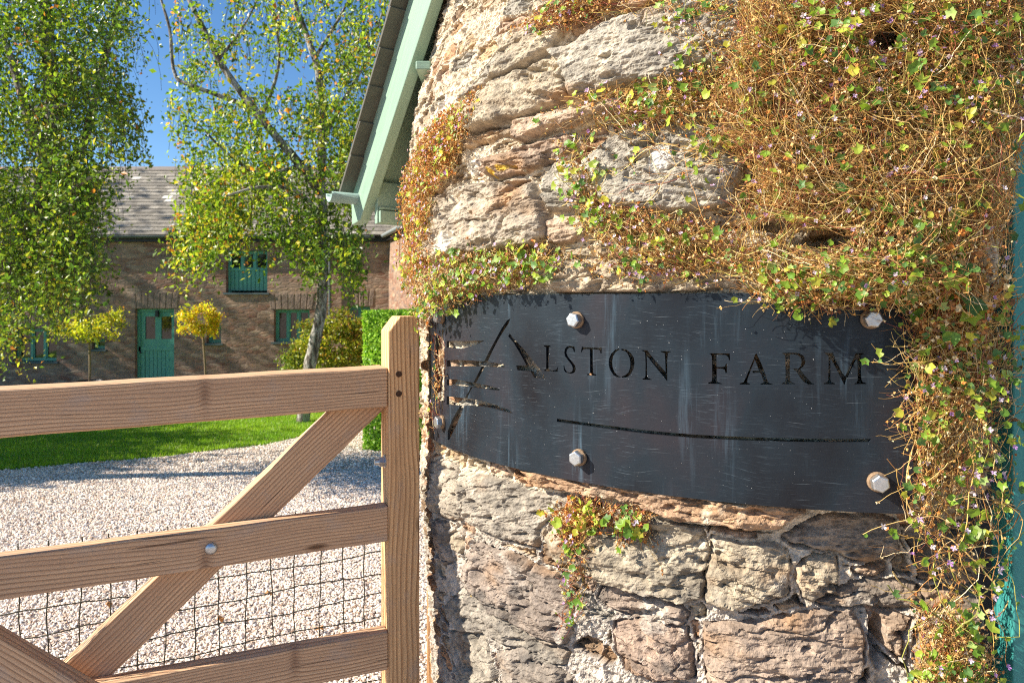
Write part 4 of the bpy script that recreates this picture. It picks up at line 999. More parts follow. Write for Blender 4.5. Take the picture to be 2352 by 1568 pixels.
for r in range(15):
    V, Fc = box(.1, Lw, r*rh, r*rh+rh*1.25, .0, .014); V = [(x, y, z+.018*(1-(y-r*rh)/(rh*1.25))) for x, y, z in V]; parts.append((V, Fc))
ap = np.array([wx0, wy0, wt_+.02])-nw*.2+uy2*15*rh
mk('wing_gable', *prism([np.array([wx1, wy1, wt_-.03]), np.array([wx1, wy1, wt_-.03])+nw*4, np.array([wx1, wy1, ap[2]-.1])+nw*2], -dirw*.2), MHS, house)
mk('wing_rear_roof', [tuple(ap), tuple(ap+dirw*Lw), tuple(np.array([wx1, wy1, wt_])+nw*4.1), tuple(np.array([wx0, wy0, wt_])+nw*4.1)], [(0,1,2,3)], MSL, house)
mk('wing_roof', *join(parts), MSL, house, matrix=Matrix(mw))

# ------------------------------------------------------------------ foliage tools
def leaf_mesh(P, Nrm, size, cols, kind='diamond', rs=RS, curl=.25):
    n = len(P); Nrm = Nrm/(np.linalg.norm(Nrm, axis=1, keepdims=True)+1e-9)
    r = rs.normal(size=(n,3)); A = np.cross(Nrm, r); A /= np.linalg.norm(A, axis=1, keepdims=True)+1e-9; B = np.cross(Nrm, A)
    if kind == 'diamond':
        pts = np.array([(0,-.9,0),(.55,-.1,.15),(0,1,-.1),(-.55,-.1,.15)]); tri = [(0,1,2,3)]
        tri = [(0,1,2),(0,2,3)]
    elif kind == 'ivy':      # five shallow lobes
        a = np.linspace(0, 2*math.pi, 11)[:-1]; rad_ = np.where(np.arange(10)%2 == 0, 1.0, .80); rad_[5] = .35
        pts = np.concatenate([[(0,-.0,-.12)], np.stack([rad_*np.cos(a+math.pi/2), rad_*np.sin(a+math.pi/2), curl*rad_**2*.5], -1)])
        tri = [(0, 1+i, 1+(i+1)%10) for i in range(10)]
    elif kind == 'flower':   # two small upper petals, three lower, a spur
        pts = [(0,0,.1)]
        tri = []
        for q, L in ((75,.8),(115,.75),(200,.9),(270,1.15),(340,.9)):
            b = len(pts); c, s = math.cos(rad(q)), math.sin(rad(q)); w = .32
            pts += [(L*.65*c-w*s, L*.65*s+w*c, .3), (L*c, L*s, .5), (L*.65*c+w*s, L*.65*s-w*c, .3)]; tri += [(0,b,b+1),(0,b+1,b+2)]
        pts = np.array(pts)
    elif kind == 'crisp':
        pts = np.array([(-.8,-.3,0),(0,-.5,.5),(.7,-.2,-.1),(.5,.5,.5),(-.2,.7,0),(-.7,.3,.6)]); tri = [(0,1,5),(1,4,5),(1,2,3),(1,3,4)]
    m = len(pts); tri = np.array(tri)
    j = pts[None]*(1+rs.uniform(-.25, .25, (n,m,1)))
    V = P[:,None,:]+size[:,None,None]*(j[...,0:1]*A[:,None,:]+j[...,1:2]*B[:,None,:]+j[...,2:3]*Nrm[:,None,:])
    T = (tri[None]+m*np.arange(n)[:,None,None]).reshape(-1,3)
    return V.reshape(-1,3), T, np.repeat(cols, m, 0)
def pick(pal, p, n, rs=RS, jit=.25):
    pal = np.array(pal); c = pal[rs.choice(len(pal), n, p=np.array(p)/sum(p))]
    return c*rs.uniform(1-jit, 1+jit, (n,1))

# ------------------------------------------------------------------ climbing plants on the wall
def inpoly(x, y, poly): return seg_sdf(x, y, poly) > 0
def sample_poly(poly, n, rs):
    q = np.array(poly); out = []; tot = 0
    while tot < n:
        x = rs.uniform(q[:,0].min(), q[:,0].max(), 2*n); y = rs.uniform(q[:,1].min(), q[:,1].max(), 2*n)
        k = inpoly(x, y, poly); out.append(np.stack([x[k], y[k]], -1)); tot += k.sum()
    return np.concatenate(out)[:n]
STEMC = [(.52,.32,.09),(.64,.44,.17),(.38,.18,.055),(.32,.09,.055),(.36,.35,.08),(.74,.60,.36),(.14,.07,.035)]
GREEN = [(.20,.32,.03),(.12,.23,.03),(.34,.43,.05),(.46,.44,.05),(.10,.20,.05),(.30,.40,.12)]
DRY = [(.54,.29,.09),(.66,.42,.16),(.38,.16,.05),(.60,.22,.05),(.74,.57,.32),(.18,.09,.04)]
FLW = [(.56,.38,.64),(.68,.54,.72),(.40,.20,.52),(.78,.68,.76)]
VHOLES = [(1885,548,80,18),(1770,522,46,14),(2035,95,34,22),(1695,400,36,24),(2275,600,14,60),(2180,1000,16,60),(1700,650,50,12),(1950,612,46,9)]
_fl = []
def flower_parts(P, N, Sz, root, rs):
    if not _fl:
        for k in range(8):
            v, t, c = leaf_mesh(np.zeros((1,3)), np.array([[0,0,1.]]), np.array([1.]), pick(FLW, [3,2,2,2], 1, rs, .12), 'flower', rs)
            o = mk('flower', v, [t], MFL, None, col=c, loc=(0,0,0)); _fl.append(o.data); bpy.data.objects.remove(o)
    Mi = root.matrix_world.inverted()
    for p, n, s in zip(P, N, Sz):
        o = bpy.data.objects.new('flower', _fl[rs.randint(8)]); C.objects.link(o); o.parent = root
        q = Vector(n).to_track_quat('Z', 'Y').to_matrix().to_4x4()
        o.matrix_basis = Mi@Matrix.Translation(Vector(p))@q@Matrix.Rotation(rs.uniform(-.6,.6), 4, 'Z')@Matrix.Scale(float(s), 4)
def plant(label, zones, seed, name='trailing_plant'):
    rs = np.random.RandomState(seed)
    SP, SR, SCl = [], [], []; LP = {k: ([], [], [], []) for k in ('leaf','dry','flow')}
    for z in zones:
        if z.get('leaf') and 'mg' not in z: z['leaf'] = int(z['leaf']*.85)
        poly = z['poly']; n = z['stems']; K = z.get('K', 14); st = z.get('step', .008); o0, o1 = z.get('off', (.0,.03))
        n = int(n*1.25); p = sample_poly(poly, n, rs); ph, h, ok = hit(p[:,0], p[:,1], z.get('R', .975)); p = p[ok]; ph = ph[ok]; h = h[ok]; n = len(ph)
        off = rs.uniform(o0, o1, n)**1.0
        ang = z.get('ang', -90)*math.pi/180+rs.normal(0, z.get('spread', .9), n)
        dd_ = ang.copy(); s = ph*.97; path = []; of = off.copy(); curlr = rs.normal(0, .07 if K > 20 else .12, n); dn = rs.normal(0, .002, n)
        for k in range(K):
            zz = np.stack([s, h, of], -1); path.append(zz)
            dd_ = dd_+curlr+rs.normal(0, .2, n)+np.where(rs.rand(n) < .10, rs.normal(0, .9, n), 0); curlr = curlr*.8+rs.normal(0, .03, n)
            s = s+st*np.cos(dd_); h = h+st*np.sin(dd_); dn = dn*.7+rs.normal(0, .0022, n); of = np.clip(of+dn, -.004, o1*1.15+.01)
        A = np.stack(path, 1); ce = z.get('cen', .5); A[...,:2] -= (A[:,:,:2].mean(1)-A[:,0,:2])[:,None,:]*2*ce
        base = rbase(A[...,0]/.97, A[...,1])+.022
        W0 = wpos(A[...,0]/.97, A[...,1], base+A[...,2]); ux = PX+F*W0[...,0]/W0[...,1]; uy = YH-F*(W0[...,2]-ZC)/W0[...,1]
        far = (seg_sdf(ux, uy, poly) < -z.get('mg', 26)).astype(float)
        for (hx_, hy_, ha, hb) in VHOLES: far += 1.0*(((ux-hx_)/ha)**2+((uy-hy_)/hb)**2 < 1)
        fm = far.mean(1); keep = fm <= max(z.get('tol', .12), float(np.quantile(fm, .5)))
        A = A[keep]; base = base[keep]; n = len(A)
        # keep clear of the sign plate
        A2 = A.copy()
        onp = (A[...,1] < .02)&(A[...,1] > -.325)&(A[...,0] > pS(985,900)[0]-.01)&(A[...,0] < pS(2098,900)[0]+.005)
        rr_ = base+A[...,2]; rr_ = np.where(onp, np.maximum(rr_, RP+.006+.6*np.abs(A[...,2])), rr_)
        W3 = wpos(A[...,0]/.97, A[...,1], rr_)
        SP.append(W3.reshape(n, K, 3)) if K == 14 else SP.append(W3)
        r0 = z.get('r', .00042)*rs.uniform(.6, 1.5, n); R = r0[:,None]*np.linspace(1.1, .6, K)[None]
        SR.append(R); SCl.append(np.repeat(pick(STEMC, z.get('sc', [3,3,3,1,1,1,1]), n, rs), K*3, 0))
        flat = W3.reshape(-1,3); fr_ = A.reshape(-1,3)
        for kind, cnt in (('leaf', z.get('leaf',0)), ('dry', z.get('dry',0)), ('flow', z.get('flow',0))):
            if not cnt: continue
            i = rs.randint(0, len(flat), cnt)
            if kind != 'dry':      # green leaves and flowers sit on the outside
                i2 = rs.randint(0, len(flat), cnt); i3 = rs.randint(0, len(flat), cnt)
                i = np.where(fr_[i2,2] > fr_[i,2], i2, i); i = np.where(fr_[i3,2] > fr_[i,2], i3, i)
            q = flat[i].copy(); phq = fr_[i,0]/.97
            nr = np.stack([-np.cos(phq), -np.sin(phq), np.full(cnt, .25)], -1)
            q += nr*(rs.uniform(.001, .008 if kind == 'dry' else .014, (cnt,1)))
            nn_ = nr+rs.normal(0, .45 if kind != 'dry' else .9, (cnt,3))
            sz = {'leaf': .0030+.0062*rs.rand(cnt)**1.5, 'dry': rs.uniform(.0018, .0046, cnt), 'flow': rs.uniform(.0032, .005, cnt)}[kind]*z.get('ls', 1.)
            cc = {'leaf': pick(GREEN, z.get('gc', [4,3,3,2,2,1]), cnt, rs), 'dry': pick(DRY, z.get('dc', [3,3,3,1,2,2]), cnt, rs), 'flow': pick(FLW, [3,2,2,2], cnt, rs, .12)}[kind]
            for a, b in zip(LP[kind], (q, nn_, sz, cc)): a.append(b)
    Ks = {}
    for a, r, c in zip(SP, SR, SCl): Ks.setdefault(a.shape[1], []).append((a, r, c))
    V = []; Q = []; CC = []; b = 0; cen = None
    for K, L in Ks.items():
        A = np.concatenate([x[0] for x in L]); R = np.concatenate([x[1] for x in L]); v, q = tubes(A, R, 3)
        V.append(v); Q.append(q+b); b += len(v); CC.append(np.concatenate([x[2] for x in L]))
    V = np.concatenate(V); CC = np.concatenate(CC)
    c0 = V.mean(0); c0[2] = V[:,2].min()
    root = tag(empty(name, tuple(c0)), label, 'plant')
    mk('stems', V, [np.concatenate(Q)], MSTM, root, col=CC)
    for kind, nm, mat, shp in (('leaf','leaves',MLG,'ivy'),('dry','dry_leaves',MLD,'crisp'),('flow','flowers',MFL,'flower')):
        L = LP[kind]
        if not L[0]: continue
        L = [np.concatenate(a) for a in L]
        if kind == 'flow':
            o_ = np.argsort((L[0][:,0]-CX)**2+(L[0][:,1]-CY)**2)[::-1]; L = [a[o_] for a in L]; one = L; k = min(100, len(one[0]))
            flower_parts(one[0][:k], one[1][:k], one[2][:k], root, rs); L = [a[k:] for a in L]
            if not len(L[0]): continue
        v, t, c = leaf_mesh(L[0], L[1], L[2], L[3], shp, rs)
        o = mk(nm, v, [t], mat, root, col=c)
        if kind == 'flow': o['kind'] = 'stuff'
    return root
core = [(1640,-30),(1610,60),(1630,130),(1570,215),(1600,320),(1680,420),(1690,520),(1640,590),(1760,665),(1900,655),(2080,675),(2110,760),(2200,800),(2300,700),(2318,400),(2345,290),(2380,200),(2380,-30)]
inner = [(1730,-30),(1700,120),(1660,220),(1700,340),(1760,430),(1780,520),(1760,600),(1900,630),(2100,660),(2200,740),(2280,650),(2300,400),(2310,250),(2330,100),(2352,-30)]
plant('large sunlit tangle of brown and green trailing toadflax covering the upper right of the wall', [
 dict(poly=core, stems=4600, off=(.0,.035), leaf=460, dry=6000, flow=110, K=14, step=.009),
 dict(poly=inner, stems=8600, off=(.008,.08), leaf=720, dry=9000, flow=170, K=14, step=.009),
 dict(poly=inner, stems=90, off=(.04,.088), K=26, step=.010, r=.0005, spread=1.2),
 dict(poly=[(1850,-30),(1830,180),(2000,260),(2200,330),(2300,420),(2340,300),(2380,100),(2380,-30)], stems=500, off=(.04,.085), leaf=420, dry=900, flow=130, ls=1.05, K=14),
 dict(poly=[(1250,262),(1420,215),(1600,170),(1640,260),(1500,290),(1400,275),(1260,290)], stems=330, off=(0,.022), leaf=90, dry=600, flow=26, ang=170, spread=.5),
 dict(poly=[(1440,480),(1600,520),(1720,580),(1640,610),(1500,600),(1400,560),(1330,510),(1350,480)], stems=520, off=(0,.02), leaf=100, dry=1100, flow=34, ang=180, spread=.6),
 dict(poly=[(1298,330),(1345,320),(1400,400),(1440,480),(1420,520),(1330,500),(1295,420)], stems=120, off=(0,.018), leaf=110, dry=200, flow=30, spread=1.2),
 dict(poly=[(1540,0),(1640,-20),(1640,150),(1580,170),(1520,120)], stems=190, off=(0,.02), leaf=90, dry=220, flow=14),
 dict(poly=[(1440,290),(1680,330),(1690,480),(1500,440)], stems=90, off=(0,.02), leaf=60, dry=110, flow=8, K=26, step=.01),
 dict(poly=[(1960,520),(2280,520),(2300,700),(2180,780),(2060,660)], stems=260, off=(.02,.07), leaf=60, dry=700, ls=1.9, K=14),
 dict(poly=[(1860,590),(2095,590),(2095,655),(1900,650)], mg=14, stems=560, off=(.04,.10), leaf=160, dry=900, flow=20, K=14),
 dict(poly=[(1640,600),(1900,640),(2085,665),(2085,690),(1880,690),(1760,680)], stems=420, off=(.012,.05), leaf=130, dry=750, flow=20, K=14),
 dict(poly=[(1740,655),(1990,655),(2060,665),(2050,690),(1750,675)], stems=18, off=(.03,.06), leaf=20, dry=40, flow=10, K=26, step=.0075, spread=.6, r=.0006, sc=[3,3,0,0,3,1,0]),
], 21)
plant('narrow curtain of trailing stems and pale flowers hanging between sign and teal door', [
 dict(poly=[(2105,680),(2250,690),(2280,850),(2215,1060),(2175,1190),(2125,1180),(2110,1000)], mg=12, stems=760, off=(.0,.045), leaf=260, dry=2600, flow=75, K=26, step=.008, spread=.6),
 dict(poly=[(2130,1170),(2210,1180),(2230,1300),(2170,1330)], stems=30, off=(.01,.05), leaf=40, dry=110, flow=16, K=26, step=.01, spread=.35),
 dict(poly=[(2125,1400),(2200,1390),(2290,1570),(2300,1640),(2130,1640)], stems=420, off=(.0,.04), leaf=190, dry=1300, flow=26, K=14, step=.008),
 dict(poly=[(2150,1180),(2250,1190),(2290,1450),(2160,1430)], stems=26, off=(.02,.05), leaf=70, dry=60, flow=22, K=26, step=.013, spread=.3, r=.0009, ls=1.2),
 dict(poly=[(2240,700),(2300,650),(2300,1000),(2270,1300),(2240,1150)], stems=90, off=(.0,.05), leaf=120, dry=120, flow=26, K=26, step=.009, spread=.6),
], 22)
plant('orange and pink flowering toadflax clinging to the left edge of the wall below the eaves', [
 dict(poly=[(918,470),(930,400),(980,300),(1060,230),(1110,205),(1110,240),(1060,330),(1045,400),(995,450),(988,600),(975,660),(925,650),(905,560)], stems=1500, R=1.005, mg=4, off=(-.004,.014), leaf=330, dry=6200, flow=200, K=14, step=.007, dc=[3,2,3,4,1,1], gc=[2,1,4,4,0,1]),
 dict(poly=[(925,640),(985,650),(985,760),(960,760)], stems=120, R=1.0, mg=8, off=(0,.02), leaf=60, dry=260, flow=14, K=14, step=.006, dc=[3,2,3,4,1,1]),
 dict(poly=[(905,430),(925,430),(925,620),(905,600)], stems=14, R=1.02, mg=20, off=(.01,.03), leaf=6, dry=20, K=26, step=.007, r=.0007, sc=[1,1,1,3,0,0,0]),
], 23)
plant('leafy green toadflax with mauve flowers spilling over the top left corner of the sign', [
 dict(poly=[(988,640),(1010,600),(1080,580),(1250,578),(1300,600),(1250,632),(1120,655),(1060,690),(1020,705),(988,695)], stems=560, off=(.0,.024), leaf=470, dry=1300, flow=130, K=14, step=.007, ls=1.05, gc=[4,3,4,2,2,2]),
 dict(poly=[(990,670),(1060,670),(1030,720),(990,720)], stems=30, off=(.02,.045), leaf=60, dry=40, flow=8, K=14, step=.006, spread=.5),
 dict(poly=[(1250,585),(1500,600),(1640,620),(1640,645),(1480,640),(1280,625)], stems=130, off=(0,.012), leaf=50, dry=340, flow=22, K=14, step=.007, ang=180, spread=.6),
], 24)
plant('small reddish tuft with bright leaves hanging from the joint just below the sign', [
 dict(poly=[(1272,1185),(1330,1160),(1400,1172),(1400,1200),(1340,1205),(1290,1230)], stems=230, off=(0,.03), leaf=60, dry=380, flow=8, K=14, step=.006, gc=[2,1,4,5,0,0], dc=[3,2,3,4,1,1], sc=[2,1,2,4,0,0,1], ls=1.25),
 dict(poly=[(1290,1200),(1335,1200),(1325,1320),(1298,1330)], stems=150, off=(0,.022), leaf=30, dry=330, flow=6, K=14, step=.007, spread=.4, sc=[3,2,2,3,0,1,0]),
 dict(poly=[(1282,1320),(1325,1320),(1310,1440),(1275,1440)], stems=26, off=(0,.02), leaf=26, dry=40, flow=6, K=14, step=.007, spread=.6, sc=[1,1,1,5,1,0,0]),
 dict(poly=[(1405,1185),(1470,1185),(1470,1230),(1410,1245)], stems=110, off=(0,.025), leaf=60, dry=130, flow=6, K=14, step=.005, sc=[2,1,2,4,0,0,1], ls=1.2),
 dict(poly=[(1455,1200),(1478,1200),(1500,1300),(1480,1300)], stems=26, off=(0,.015), dry=50, K=14, step=.006, spread=.4),
], 25)
plant('thin straggle of dry reddish stems on the ledge at the top of the wall', [
 dict(poly=[(1180,80),(1250,35),(1330,-10),(1440,-20),(1400,20),(1330,40),(1230,70)], stems=330, off=(0,.02), leaf=50, dry=700, flow=24, K=14, step=.007, ang=200, spread=.6, sc=[2,1,2,4,0,0,1]),
 dict(poly=[(1380,30),(1560,-10),(1560,5),(1400,45)], stems=60, off=(0,.02), dry=60, K=14, step=.007, ang=190, spread=.5),
], 26)
plant('a few red tendrils and leaves growing round the left end of the sign', [
 dict(poly=[(1000,770),(1015,770),(1015,960),(1000,960)], stems=30, off=(-.012,.004), leaf=8, dry=60, K=14, step=.008, spread=.3, sc=[1,1,1,4,0,1,0]),
 dict(poly=[(988,935),(1010,935),(1008,985),(990,985)], stems=12, off=(.012,.02), leaf=9, flow=2, dry=8, K=14, step=.006, spread=.8, sc=[1,0,1,5,0,0,0]),
], 27)

# ------------------------------------------------------------------ trees
def tube_mesh(limbs, sides=8, n=24):
    V = []; Q = []; b = 0
    for pts, r0, r1 in limbs:
        P = smooth_path(pts, n)[None]; R = np.linspace(r0, r1, n)[None]*(1+.06*np.sin(np.arange(n)*1.7))[None]
        v, q = tubes(P, R, sides); V.append(v); Q.append(q+b); b += len(v)
    return np.concatenate(V), np.concatenate(Q)
def weeping_leaves(blobs, d0, dw, rs, size=(.020,.034), pal=GREEN, pp=None, hang=(.25,.8), per=16, clump=None):
    LPs, LN, LS, LC, TW = [], [], [], [], []
    for (x, y, rx, ry, nt, *cc) in blobs:
        m0 = max(3, nt//8); a = rs.rand(m0)*6.283; r = np.sqrt(rs.rand(m0)); k0 = rs.randint(0, m0, nt); px = (x+rx*r*np.cos(a))[k0]+rs.normal(0, 17, nt); py = (y+ry*r*np.sin(a))[k0]+rs.normal(0, 13, nt)
        d = d0+dw*rs.normal(0, .5, nt); A = np.stack([(px-PX)/F*d, d, ZC-(py-YH)/F*d], -1)
        L = rs.uniform(*hang, nt); K = per; t = np.linspace(0, 1, K)
        sw = rs.normal(0, .22, (nt, 2)); tone = rs.uniform(.55, 1.35, nt); mix_ = rs.choice(len(pal), nt, p=np.array(cc[0] if cc else pp)/sum(cc[0] if cc else pp))
        pts = A[:,None,:]+np.stack([sw[:,0:1]*t[None]*(1-.5*t[None])*L[:,None]*2, sw[:,1:2]*t[None]*L[:,None], -L[:,None]*t[None]**1.25], -1)
        TW.append(pts[:, ::3])
        q = pts+rs.normal(0, .05, pts.shape); LPs.append(q.reshape(-1,3)); m = nt*K
        LN.append(rs.normal(0, 1, (m,3))+np.array([-.5,-.35,.4])); LS.append(rs.uniform(*size, m))
        base = np.array(pal)[np.repeat(mix_, K)]; alt = np.array(pal)[rs.choice(len(pal), m, p=np.array(cc[0] if cc else pp)/sum(cc[0] if cc else pp))]
        k = rs.rand(m) < .4; base[k] = alt[k]
        LC.append(base*np.repeat(tone, K)[:,None]*rs.uniform(.75, 1.3, (m,1)))
    TWa = np.concatenate(TW)
    v, t, c = leaf_mesh(np.concatenate(LPs), np.concatenate(LN), np.concatenate(LS), np.clip(np.concatenate(LC), 0, .8), 'diamond', rs)
    return v, t, c, TWa
BP = [(.14,.24,.02),(.23,.33,.025),(.38,.42,.03),(.07,.14,.015),(.60,.48,.05),(.62,.24,.04)]
rs = np.random.RandomState(31)
def q3(x, y, d): return tuple(P3(x, y, d))
D0 = 10.1
t1 = tag(empty('birch_tree', q3(700, 975, D0)), 'airy birch with pale trunk on the lawn, sky showing through its crown', 'tree')
V, Q = tube_mesh([
 ([q3(694,985,D0), q3(700,930,D0), q3(708,860,D0), q3(722,790,D0), q3(736,720,D0), q3(742,640,D0), q3(738,560,D0), q3(742,480,D0), q3(734,430,D0)], .105, .06)], 12, 40)
mk('trunk', V, [Q], MBK, t1, smooth=True)
V, Q = tube_mesh([
 ([q3(734,440,D0), q3(690,380,D0-.2), q3(600,272,D0-.3), q3(516,160,D0-.3), q3(472,76,D0-.3), q3(430,-10,D0-.3), q3(400,-90,D0-.3)], .075, .022),
 ([q3(734,440,D0), q3(740,300,D0+.2), q3(732,170,D0+.2), q3(704,80,D0+.3), q3(676,0,D0+.3), q3(650,-120,D0+.3)], .075, .025),
 ([q3(560,240,D0-.3), q3(450,200,D0-.5), q3(402,172,D0-.5), q3(390,70,D0-.5), q3(370,0,D0-.5), q3(350,-80,D0-.5)], .035, .012),
 ([q3(690,380,D0-.2), q3(600,400,D0-.6), q3(520,350,D0-.8), q3(460,290,D0-.9)], .035, .01),
 ([q3(738,330,D0+.2), q3(790,230,D0+.4), q3(850,120,D0+.6), q3(880,20,D0+.6)], .04, .012),
 ([q3(725,130,D0+.3), q3(780,40,D0), q3(830,-60,D0)], .03, .01),
 ([q3(742,500,D0), q3(680,440,D0-.7), q3(600,430,D0-1.2), q3(520,450,D0-1.5)], .04, .012),
 ([q3(742,560,D0), q3(700,520,D0+.4), q3(650,520,D0+.7)], .03, .01),
 ([q3(738,450,D0), q3(790,440,D0+.4), q3(840,520,D0+.6)], .03, .01),
 ([q3(500,140,D0-.3), q3(560,60,D0-.2), q3(600,-20,D0)], .025, .008),
 ([q3(600,272,D0-.3), q3(640,150,D0-.6), q3(630,20,D0-.8)], .03, .01),
], 7)
mk('limb', V, [Q], MBK, t1, smooth=True)
W1 = [4,4,2.5,2.5,.9,.5]; W2 = [4,3,1.2,4,.3,.2]; W3 = [3,4,3.5,1.5,1.6,1]
BC = [(760,330,70,150,150,W1),(740,200,90,120,110,W1),(650,60,190,90,110,W1),(520,10,150,60,45,W1),(470,200,90,90,50,W1),(430,120,50,80,20,W1),
      (560,300,100,70,60,W1),(640,230,90,90,60,W1),(440,310,80,70,40,W1),(500,400,100,50,90,W3),(620,400,110,60,100,W3),(520,470,90,55,150,W3),(480,500,60,45,60,W3),
      (690,500,70,60,120,W2),(750,550,50,45,40,W2),(735,600,25,40,20,W2),(795,520,45,60,60,W2),(815,600,18,40,20,W2),(455,540,40,40,40,W3),(640,520,50,40,40,W2),
      (850,120,60,110,70,W1),(820,260,50,90,70,W1),(700,-60,240,50,90,W1),(660,370,60,50,60,W2),(850,20,60,60,40,W1)]
v, t, c, tw = weeping_leaves(BC, D0, 1.7, rs, size=(.020,.050), pal=BP, pp=W1, hang=(.25,.75), per=15)
mk('crown', v, [t], MLB, t1, col=c)
v, q = tubes(tw, np.full(tw.shape[:2], .0026), 3); mk('twigs', v, [q], MTW, t1)
rs = np.random.RandomState(32); D1 = 5.9
t2 = tag(empty('birch_tree', q3(-110, 1062, D1)), 'dense dark green weeping birch at the far left, hanging over the farmhouse', 'tree')
V, Q = tube_mesh([
 ([q3(-110,1065,D1), q3(-106,850,D1), q3(-60,700,D1), q3(30,560,D1), q3(110,400,D1), q3(120,250,D1), q3(110,100,D1), q3(100,-60,D1)], .12, .04)], 12, 40)
mk('trunk', V, [Q], MBK, t2, smooth=True)
V, Q = tube_mesh([
 ([q3(115,400,D1), q3(60,270,D1), q3(100,250,D1-.3), q3(160,240,D1-.4)], .05, .012),
 ([q3(118,450,D1), q3(190,330,D1+.2), q3(230,180,D1+.3), q3(260,60,D1+.3), q3(280,-40,D1)], .05, .015),
 ([q3(112,380,D1), q3(60,250,D1-.2), q3(20,120,D1-.2), q3(-30,0,D1)], .05, .015),
 ([q3(118,500,D1), q3(160,440,D1-.4), q3(220,400,D1-.6)], .03, .01)], 7)
mk('limb', V, [Q], MBK, t2, smooth=True)
V1 = [4,3,1.2,3.5,.2,.1]
BL = [(80,60,150,120,270,V1),(230,60,80,110,110,V1),(60,230,130,120,240,V1),(200,220,100,110,170,V1),(270,260,50,80,50,V1),(90,400,130,90,300,V1),(190,380,70,80,120,V1),
      (60,520,110,80,230,V1),(160,520,70,60,120,V1),(60,610,90,50,70,V1),(150,600,45,40,40,V1),(5,730,30,60,45,W1),(100,640,70,40,110,V1),(170,560,60,50,90,V1),(110,-60,220,60,220,V1),(-120,200,130,300,420,V1),(-110,500,90,160,160,V1),(30,690,60,25,12,V1)]
v, t, c, tw = weeping_leaves(BL, D1, 1.0, rs, size=(.012,.030), pal=BP, pp=V1, hang=(.18,.48), per=16)
mk('crown', v, [t], MLB, t2, col=c*.85)
v, q = tubes(tw, np.full(tw.shape[:2], .0013), 3); mk('twigs', v, [q], MTW, t2)
# unseen trees added left of the picture to shade lawn, drive and farmhouse
def ball_tree(loc, hgt, rad_, n, seed, label, name='tree', leaf=.06, pal=GREEN, squash=1.1, trunk_h=None):
    rs = np.random.RandomState(seed); loc = np.array(loc, float)
    root = tag(empty(name, tuple(loc)), label, 'tree')
    th = trunk_h or hgt*.45; c = loc+np.array([0,0,hgt-rad_*squash])
    lim = [([loc, loc+(.1,.05,th*.5), loc+(0,0,th), c], rad_*.09, rad_*.04)]
    for k in range(9):
        a = k*2.4; lim.append(([loc+(0,0,th*(.7+.05*k)), c+np.array([math.cos(a)*rad_*.4, math.sin(a)*rad_*.4, -.2*rad_]), c+np.array([math.cos(a)*rad_*.8, math.sin(a)*rad_*.8, rad_*.3*math.sin(k)])], rad_*.035, rad_*.01))
    V, Q = tube_mesh(lim, 7, 14); mk('trunk', V, [Q], MBK, root, smooth=True)
    nc = 60; cc = rs.normal(size=(nc,3)); cc /= np.linalg.norm(cc, axis=1, keepdims=True); cc = c+cc*rad_*np.array([1,1,squash])*rs.uniform(.35,.95,(nc,1))
    P = cc[rs.randint(0, nc, n)]+rs.normal(0, rad_*.17, (n,3))
    v, t, col = leaf_mesh(P, rs.normal(size=(n,3)), rs.uniform(.7,1.3,n)*leaf, pick(pal[:5], [4,3,2,1,2], n, rs), 'diamond', rs)
    mk('crown', v, [t], MLB, root, col=col); return root
ball_tree((-9.3, 5.5, float(gz(5.5))), 3.9, 1.25, 6500, 41, 'small unseen tree at the drive edge, left of the picture, added to shade the gravel', leaf=.06)
ball_tree((-11.6, 6.9, float(gz(6.9))), 5.4, 2.0, 12000, 42, 'rounded unseen tree at the lawn edge, left of the picture, added to dapple the grass', leaf=.075)
for k, (x, y, h, r) in enumerate(((-20.5,15.0,11.5,3.4),(-23,18.5,12.0,3.4),(-25,14.5,12.5,3.2))):
    ball_tree((x, y, float(gz(y))), h, r, 6000, 50+k, ['nearest tree','middle tree','tallest farthest tree'][k]+' of the unseen row left of the picture, added to shade the farmhouse', leaf=.11)

# two standards in pots by the door
def standard(x, ytop, ybot, d, rx, seed, label, pal, pp, xs=0):
    rs = np.random.RandomState(seed); base = P3(x, 905, d); base[2] = float(gz(d))
    root = tag(empty('potted_tree', tuple(base)), label, 'potted tree')
    c = P3(x+xs, (ytop+ybot)/2, d); ry = (ybot-ytop)/2/F*d; rX = rx/F*d
    mk('stem', *tubes(smooth_path([base+(0,0,.25), base+(.01,0,.6), c-(0,0,ry*.6)], 12)[None], np.full((1,12), .022), 7)[:1], [tubes(smooth_path([base+(0,0,.25), base+(.01,0,.6), c-(0,0,ry*.6)], 12)[None], np.full((1,12), .022), 7)[1]], MWD, root)
    mk('pot', *lathe([(.15,0),(.2,.02),(.24,.30),(.27,.31),(.27,.36),(.24,.36),(.22,.31)], base, (0,0,1), 24), MPOT, root)
    nc = 24; u = rs.normal(size=(nc,3)); u /= np.linalg.norm(u, axis=1, keepdims=True); cc = c+u*np.array([rX, rX*.8, ry])*rs.uniform(.45,1.1,(nc,1)); cc[:,2] = np.maximum(cc[:,2], c[2]-ry*.6)
    n = 2600; k = rs.randint(0, nc, n); P = cc[k]+rs.normal(0, rX*.13, (n,3))
    tone = rs.uniform(.6, 1.4, nc)[k]
    v, t, col = leaf_mesh(P, rs.normal(size=(n,3))+np.array([0,-.4,.6]), rs.uniform(.018,.04,n), pick(pal, pp, n, rs)*tone[:,None], 'diamond', rs)
    mk('crown', v, [t], MLB, root, col=np.clip(col,0,.8)); return root
YP = [(.66,.58,.03),(.46,.48,.03),(.70,.48,.02),(.24,.30,.03),(.64,.30,.03)]
